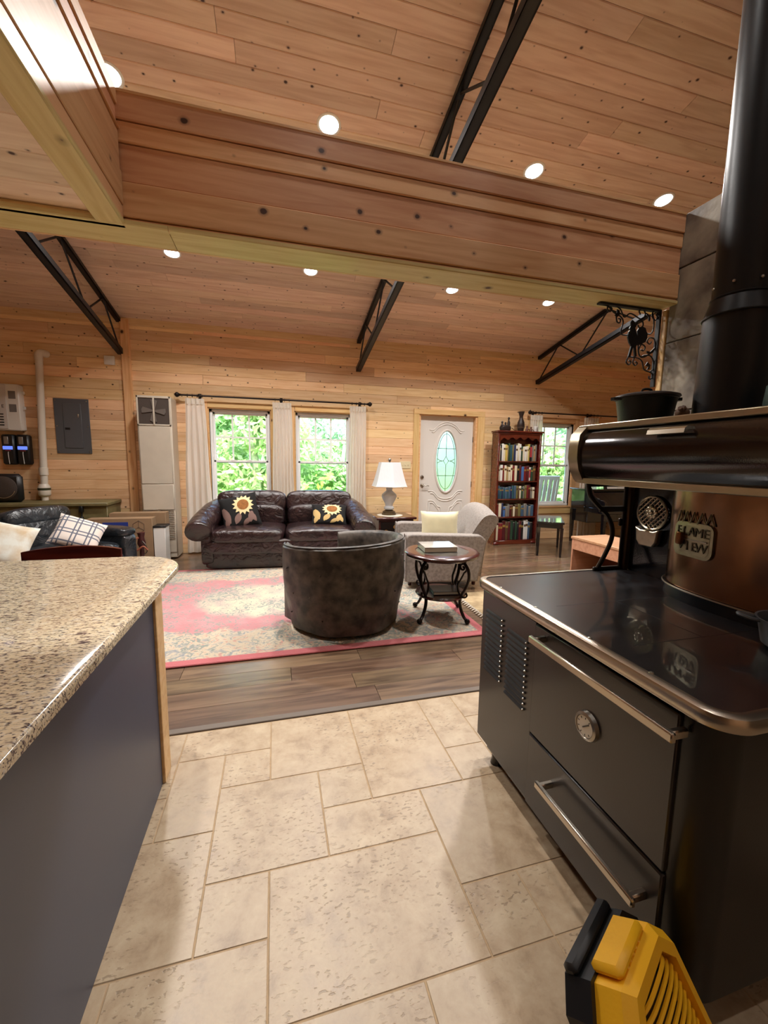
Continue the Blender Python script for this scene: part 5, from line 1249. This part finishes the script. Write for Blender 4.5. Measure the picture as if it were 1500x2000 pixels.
# ------------------------------------------------------------------ rooster bracket under the beam
rk_ = thing('rooster_bracket', 'black iron scroll bracket with a rooster under the header beam', 'bracket', (2.525, 2.315, 2.478))
def L2(px, py):
    x = px-1100+.079*(py-165); z_ = -(py-165-.138*(px-1100)); return (x*.00105*1.0, z_*.00088)
def TB(pts, r, nm='scroll'): MB().tube([(v.x, 0, v.y) for v in spline([(*L2(a,b),0) for a,b in pts], 6)], r, 6).build(nm, M_['iron'], rk_)
MB().box(-.50, .0, -.016, .016, -.012, 0, .002).build('top_bar', M_['iron'], rk_); MB().box(-.014, .0, -.016, .016, -.50, 0, .002).build('wall_bar', M_['iron'], rk_)
for p_ in ([(640,108),(700,130),(742,172),(790,200),(812,240),(795,320),(845,335)],[(745,120),(790,150),(820,205),(860,182),(890,190),(930,215),(962,225),(982,185),(960,150),(935,165),(945,190)],[(1040,180),(1052,260),(1035,325),(990,330)],[(930,400),(935,470),(965,500),(1020,478),(1062,440),(1058,375),(1022,358),(1000,385),(1020,405),(1035,388)],[(850,490),(920,500),(962,530),(980,590),(1040,620),(1046,655),(1022,662),(1020,640)],[(960,490),(1020,488),(1052,530),(1052,590),(1020,610)],[(905,490),(890,530),(908,556),(925,540),(908,528)],[(855,490),(838,525),(858,548),(876,530),(858,516)],[(930,450),(955,405),(985,425),(970,452),(952,440)],[(1045,165),(1035,200),(1058,232),(1080,215),(1065,190)],[(700,112),(694,150),(715,165),(728,145),(712,132)],[(760,190),(765,235),(785,245),(792,222),(776,215)],[(905,280),(925,240),(960,240),(965,270),(940,285),(925,265)]): TB(p_, .0045)
ro_ = [(880,228),(895,240),(905,252),(903,285),(912,322),(921,345),(920,305),(932,284),(958,275),(984,290),(991,314),(1000,330),(996,365),(984,390),(960,400),(940,408),(915,409),(910,425),(917,490),(900,492),(894,428),(886,428),(868,490),(850,490),(872,416),(855,385),(845,345),(852,312),(866,298),(858,288),(869,270),(868,245)]
MB().prism([L2(*q) for q in ro_], -.004, .004, 'y').build('rooster', M_['iron'], rk_, smooth=0)
for bl in ([(985,178),(1005,190),(1022,215),(1018,240),(1005,235),(1008,210),(995,195)],[(765,150),(785,160),(782,195),(765,205),(748,190),(762,180)],[(998,455),(1025,462),(1060,430),(1050,468),(1020,480),(1000,470)],[(988,560),(1005,535),(1028,560),(1020,590),(1000,592),(1012,570)]): MB().prism([L2(*q) for q in bl], -.003, .003, 'y').build('leaf', M_['iron'], rk_, smooth=0)
# ------------------------------------------------------------------ piano, bench and desk at the right
bl_ = mat('piano_black', (16,15,18), .12, coat=.6)
pn = thing('piano', 'glossy black piano under the right hand window', 'piano', (5.93, 5.92, 0), R(0))
MB().box(-.55, 1.0, .12, .55, .40, .98, .01).build('case', bl_, pn)
kb = MB(); kb.prism([(-.62,.66),(-.12,.60),(-.10,.66),(-.60,.715)], -.55, .95, 'y') if False else kb.box(-.62, 1.0, -.32, .14, .60, .70, .012); kb.build('key_bed', bl_, pn)
ck = MB(); ck.prism([(-.34,.70),(-.34,.80),(-.30,.83),(-.20,.84),(-.08,.90),(.02,1.02),(.10,1.10),(.14,1.10),(.14,.70)], -.62, -.575, 'x'); ck.build('cheek', bl_, pn)
MB().box(-.57, .98, -.30, -.16, .70, .722, .002).build('white_keys', mat('ivory_keys', (232,230,224), .2), pn)
for k in range(26): 
    if k % 7 in (2, 6): continue
    MB().box(-.555+k*.058, -.53+k*.058, -.24, -.16, .722, .735, .002).build('black_key', bl_, pn)
fl_ = MB(); fl_.M = T(0,-.15,.72) @ Rx(R(62)); fl_.box(-.57, .98, 0, .26, -.008, .008, .003); fl_.build('fallboard', bl_, pn)
MB().box(-.6, 1.0, .05, .55, .98, 1.005, .006).build('lid', bl_, pn)
md = MB(); md.M = T(.1,.10,1.0) @ Rx(R(-12)); md.box(-.35, .55, -.01, .01, 0, .24, .003); md.build('music_desk', bl_, pn)
for y in (-.28, .48):
    for x in (-.56, .94): MB().tube([(x,y,.62),(x,y,.25),(x,y,.0)], [.045,.036,.026], 4, up=(1,1,0)).build('leg', bl_, pn)
mu = thing('sheet_music', 'white sheet music open on the piano', 'sheet music', M=T(5.95, 6.0, 1.008) @ Rx(R(-12))); MB().box(-.22, .0, -.004, .0, 0, .27, .001).build('page', M_['white_paint'], mu); MB().box(.003, .22, -.004, .0, 0, .27, .001).build('page', M_['white_paint'], mu)
ob = thing('piano_bench', 'glossy black bench with tapered legs in front of the bookcase window', 'bench', (4.35, 5.70, 0), R(-35))
MB().box(-.20, .20, -.44, .44, .515, .55, .006).build('bench_top', bl_, ob)
MB().box(-.18, .18, -.42, .42, .45, .516, .003).build('apron', bl_, ob)
for x in (-.165, .165):
    for y in (-.405, .405): MB().tube([(x,y,.46),(x,y,0)], [.036,.022], 4, up=(1,1,0)).build('leg', bl_, ob)
dk_ = thing('low_desk', 'light maple low desk half hidden by the stove', 'desk', (3.58, 4.24, 0), 0)
rbp = mat('red_brown_panel', (110,58,42), .45)
MB().box(-.01, .52, -1.0, .01, .52, .55, .004).build('desk_top', M_['pink_wood'], dk_)
MB().box(.0, .02, -.97, -.02, .39, .52, .003).build('drawer_front', M_['pink_wood'], dk_)
for y in (-1.0, -.022): MB().box(.0, .50, y, y+.022, 0, .521, .003).build('side_panel', M_['pink_wood'], dk_)
MB().box(.47, .49, -.98, -.02, .03, .52, .003).build('back_panel', rbp, dk_)
MB().box(.03, .47, -.98, -.02, .38, .39).build('drawer_bottom', rbp, dk_)
# ------------------------------------------------------------------ dark loveseat on the left with pillows
ls = thing('loveseat', 'charcoal leather reclining loveseat left of the island', 'sofa', (-2.36, 4.67, 0), R(64))
B_ = M_['black_l']
MB().cush((0,0,.2), (1.62,.86,.36), .18, .15).build('base', B_, ls)
for s in (-1, 1):
    MB().cush((s*.36,-.08,.42), (.70,.74,.20), .45, .3, 32, 14).build('seat_cushion', B_, ls)
    q = MB(); q.M = T(s*.36,.28,.60) @ Rx(R(-12)); q.cush((0,0,0), (.70,.24,.40), .5, .35, 32, 14); q.build('back_cushion', B_, ls)
    q = MB(); q.M = T(s*.36,.325,.80) @ Rx(R(-14)); q.cush((0,0,0), (.70,.24,.21), .6, .4, 32, 14); q.build('headrest', B_, ls)
    MB().cush((s*.80,-.02,.31), (.19,.86,.58), .25, .2).build('arm', B_, ls); MB().cush((s*.80,-.03,.60), (.23,.84,.12), .6, .35).build('arm_pad', B_, ls)
MB().cush((0,.38,.44), (1.5,.16,.78), .25, .2).build('back', B_, ls)
def plaid():
    m, n, l, b = newmat('plaid_cloth'); tc = n.new('ShaderNodeTexCoord'); sp_ = n.new('ShaderNodeSeparateXYZ'); l.new(tc.outputs['Object'], sp_.inputs[0]); fac = None
    for ax_ in (0, 2):
        for per, wdt, off in ((.13,.10,.0),(.13,.10,.28)):
            a = n.new('ShaderNodeMath'); a.operation = 'MULTIPLY_ADD'; a.inputs[1].default_value = 1/per; a.inputs[2].default_value = off+.1; l.new(sp_.outputs[ax_], a.inputs[0])
            f_ = n.new('ShaderNodeMath'); f_.operation = 'FRACT'; l.new(a.outputs[0], f_.inputs[0]); c = n.new('ShaderNodeMath'); c.operation = 'LESS_THAN'; c.inputs[1].default_value = wdt; l.new(f_.outputs[0], c.inputs[0])
            if fac is None: fac = c.outputs[0]
            else:
                d = n.new('ShaderNodeMath'); d.operation = 'MAXIMUM'; l.new(fac, d.inputs[0]); l.new(c.outputs[0], d.inputs[1]); fac = d.outputs[0]
    l.new(mix(n, l, lin((222,212,204)), lin((104,108,122)), fac), b.inputs['Base Color']); b.inputs['Roughness'].default_value = .9; return m
LS = ls.matrix_world.copy()
p1 = thing('throw_pillow', 'white plaid throw pillow on the charcoal loveseat', 'pillow', M=T(-1.99, 4.86, .65) @ Rz(R(30)) @ Rx(R(-35)) @ Ry(R(27))); pillow_mesh(.43,.37,.16).build('cushion', plaid(), p1)
p2 = thing('throw_pillow', 'pale leaf patterned throw pillow at the left edge of the picture', 'pillow', M=T(-2.33, 4.22, .68) @ Rz(R(30)) @ Rx(R(-30)) @ Ry(R(22))); pillow_mesh(.46,.44,.17).build('cushion', mat('pale_leaf_print', (214,216,208), .85, col2=(190,170,140), vscale=9), p2)
# ------------------------------------------------------------------ dining chair behind the island
dc = thing('dining_chair', 'cherry dining chair with a curved top rail behind the island', 'chair', (-1.24, 2.74, 0), R(180))
cw = M_['cherry']
def rail(z0, z1, nm):
    mb = MB(); N = 14; vs = []; fs = []
    for i in range(N+1):
        u = -1+2*i/N; x = u*.27; y = -.20-.035*(1-u*u); zz = z1+.022*(1-u*u)
        vs += [(x,y-.012,z0),(x,y+.012,z0),(x,y+.012,zz),(x,y-.012,zz)]
    for i in range(N):
        for k in range(4): fs.append((i*4+k, i*4+(k+1) % 4, (i+1)*4+(k+1) % 4, (i+1)*4+k))
    fs.append((3,2,1,0)); fs.append((N*4,N*4+1,N*4+2,N*4+3)); mb.add(vs, fs); mb.build(nm, cw, dc)
rail(.795,.862,'top_rail'); rail(.58,.62,'lower_rail')
for x in (-.25,.25): MB().tube([(x*.9,-.16,0),(x*.94,-.19,.45),(x,-.205,.80)], [.02,.022,.02], 8).build('back_leg', cw, dc); MB().tube([(x*.86,.22,0),(x*.86,.20,.43)], [.017,.022], 8).build('front_leg', cw, dc)
for k in range(4): x = -.15+k*.1; MB().box(x-.012, x+.012, -.245, -.225, .60, .80, .003).build('back_slat', cw, dc)
MB().cush((0,.02,.45), (.46,.44,.06), .4, .25).build('seat', cw, dc)
# ------------------------------------------------------------------ boxes by the furnace
cb = mat('cardboard', (150,122,92), .85, var=.06); bl2 = mat('blue_print', (40,58,140), .6)
def carton(label, x0, x1, y0, y1, h, m=cb, name='cardboard_box'):
    t = thing(name, label, 'box', ((x0+x1)/2, (y0+y1)/2, 0)); w, d = (x1-x0)/2, (y1-y0)/2
    MB().box(-w, w, -d, d, 0, h, .003).build('carton', m, t)
    for s in (-1, 1): MB().box(-w, w, s*.002, s*d, h, h+.003).build('flap', m, t)
    return t
b1 = carton('cardboard box with a blue printed band behind the loveseat arm', -2.33, -1.57, 5.90, 6.10, .655)
MB().box(-.19, .10, -.102, -.1, .555, .615).build('blue_band', bl2, b1)
hx = MB(); c0 = (.22,.545)
for k in range(6):
    a = R(30+60*k); a2 = R(90+60*k); hx.cyl((c0[0]+.075*math.cos(a), -.1015, c0[1]+.085*math.sin(a)), (c0[0]+.075*math.cos(a2), -.1015, c0[1]+.085*math.sin(a2)), .002, n=4)
    if k % 2: hx.cyl((c0[0],-.1015,c0[1]), (c0[0]+.075*math.cos(a), -.1015, c0[1]+.085*math.sin(a)), .002, n=4)
hx.build('cube_print', mat('brown_ink', (90,70,60), .7), b1)
carton('taller plain cardboard box behind the printed box', -2.14, -1.46, 6.125, 6.31, .70)
wbx = carton('narrow white carton with a dark lid beside the furnace', -1.56, -1.42, 5.90, 6.12, .53, M_['white_plastic'], 'white_carton'); MB().box(-.075, .08, -.115, .115, .53, .555, .004).build('dark_lid', M_['black_plastic'], wbx)
wl_ = thing('carved_candle_stand', 'small dark red carved stand with curled wire by the white carton', 'ornament', (-1.66, 5.74, 0)); rw_ = mat('dark_red_wood', (70,32,30), .45)
MB().lathe([(0,0),(.09,0),(.09,.02),(.03,.05),(.025,.30),(.05,.36),(.035,.44),(.045,.50),(0,.50)], n=18).build('stand', rw_, wl_)
MB().tube(spline([(-.02,-.03,.44),(-.10,-.05,.40),(-.12,-.05,.32),(-.05,-.06,.28),(.03,-.06,.33),(.08,-.05,.28)], 6), .012, 6).build('curled_ribbon', mat('rust_ribbon', (150,84,60), .6), wl_); MB().tube(spline([(.02,-.05,.40),(.06,-.05,.34),(.07,-.05,.26),(.03,-.05,.22)], 5), .006, 6).build('silver_wire', M_['nickel'], wl_)
# ------------------------------------------------------------------ yellow jobsite fan in front of the stove
yl = mat('yellow_plastic', (252,190,34), .42, bmp=.05, bscale=90); bp_ = M_['black_plastic']
FA = Vector((.40,-.74,.54)).normalized(); FX = Vector((FA.y*-1, FA.x, 0)).normalized()     # axis of the blower, sideways direction
FU = FA.cross(FX)*-1 if FA.cross(FX).z < 0 else FA.cross(FX)
FM = Matrix((FX, FU, FX.cross(FU))).transposed().to_4x4(); FM.translation = Vector((.78, .555, .20))
fn = thing('jobsite_fan', 'yellow and black portable jobsite fan in front of the stove', 'fan', M=FM @ Matrix.Scale(.90, 4))
sg = 1 if FX.cross(FU).dot(FA) > 0 else -1
def oct_(w, h, c): return [(-w,-h+c),(-w+c,-h),(w-c,-h),(w,-h+c),(w,h-c),(w-c,h),(-w+c,h),(-w,h-c)]
MB().prism(oct_(.165,.20,.05), sg*-.085, sg*-.015).build('rear_housing', bp_, fn)
hs_ = MB(); o1 = oct_(.155,.19,.05); o2 = oct_(.14,.175,.05); vs = [(a,b,sg*-.015) for a,b in o1]+[(a,b,sg*.05) for a,b in o1]+[(a,b,sg*.075) for a,b in o2]+[(a*.86,b*.86,sg*.075) for a,b in o2]+[(a*.86,b*.86,sg*.02) for a,b in o2]
fs = []
for j in range(4):
    for k in range(8): q = (j*8+k, j*8+(k+1) % 8, (j+1)*8+(k+1) % 8, (j+1)*8+k); fs.append(q if sg > 0 else q[::-1])
hs_.add(vs, fs); hs_.build('front_housing', yl, fn, smooth=0)
for k in range(15):
    y_ = -.135+k*.0193; w_ = .118-.03*max(0, abs(y_)-.09)/.05
    g = MB(); g.tube(spline([(-w_,y_-.006,sg*.055),(-.05,y_+.004,sg*.075),(.05,y_+.004,sg*.075),(w_,y_-.006,sg*.055)], 5), .005, 6); g.build('grille_slat', yl, fn)
MB().disc(.12, 0, .002, 28).build('well_shade_disc', mat('fan_well_shade', (70,48,20), .8), fn, M=T(0,0,sg*.022))  # dark brown disc stands in for the shade behind the slats
for k in range(5):
    MB().box(-.045+k*.02, -.033+k*.02, .17, .193, sg*.0, sg*.05, .003).build('raised_rib', yl, fn)
tb = MB(); tb.box(-.085,.085,.185,.215,sg*-.03,sg*.052,.012); tb.build('top_block', yl, fn)
for k in range(4): MB().box(-.168, -.160, -.14+k*.05, -.128+k*.05, sg*-.085, sg*-.01, .003).build('rubber_rib', bp_, fn)
MB().box(-.12, .12, .195, .222, sg*-.085, sg*-.045, .010).build('carry_handle', bp_, fn)
for x in (-.12,.12): MB().tube([(x,-.18,sg*-.05),(x,-.225,sg*-.02)], .016, 8).build('foot', bp_, fn)
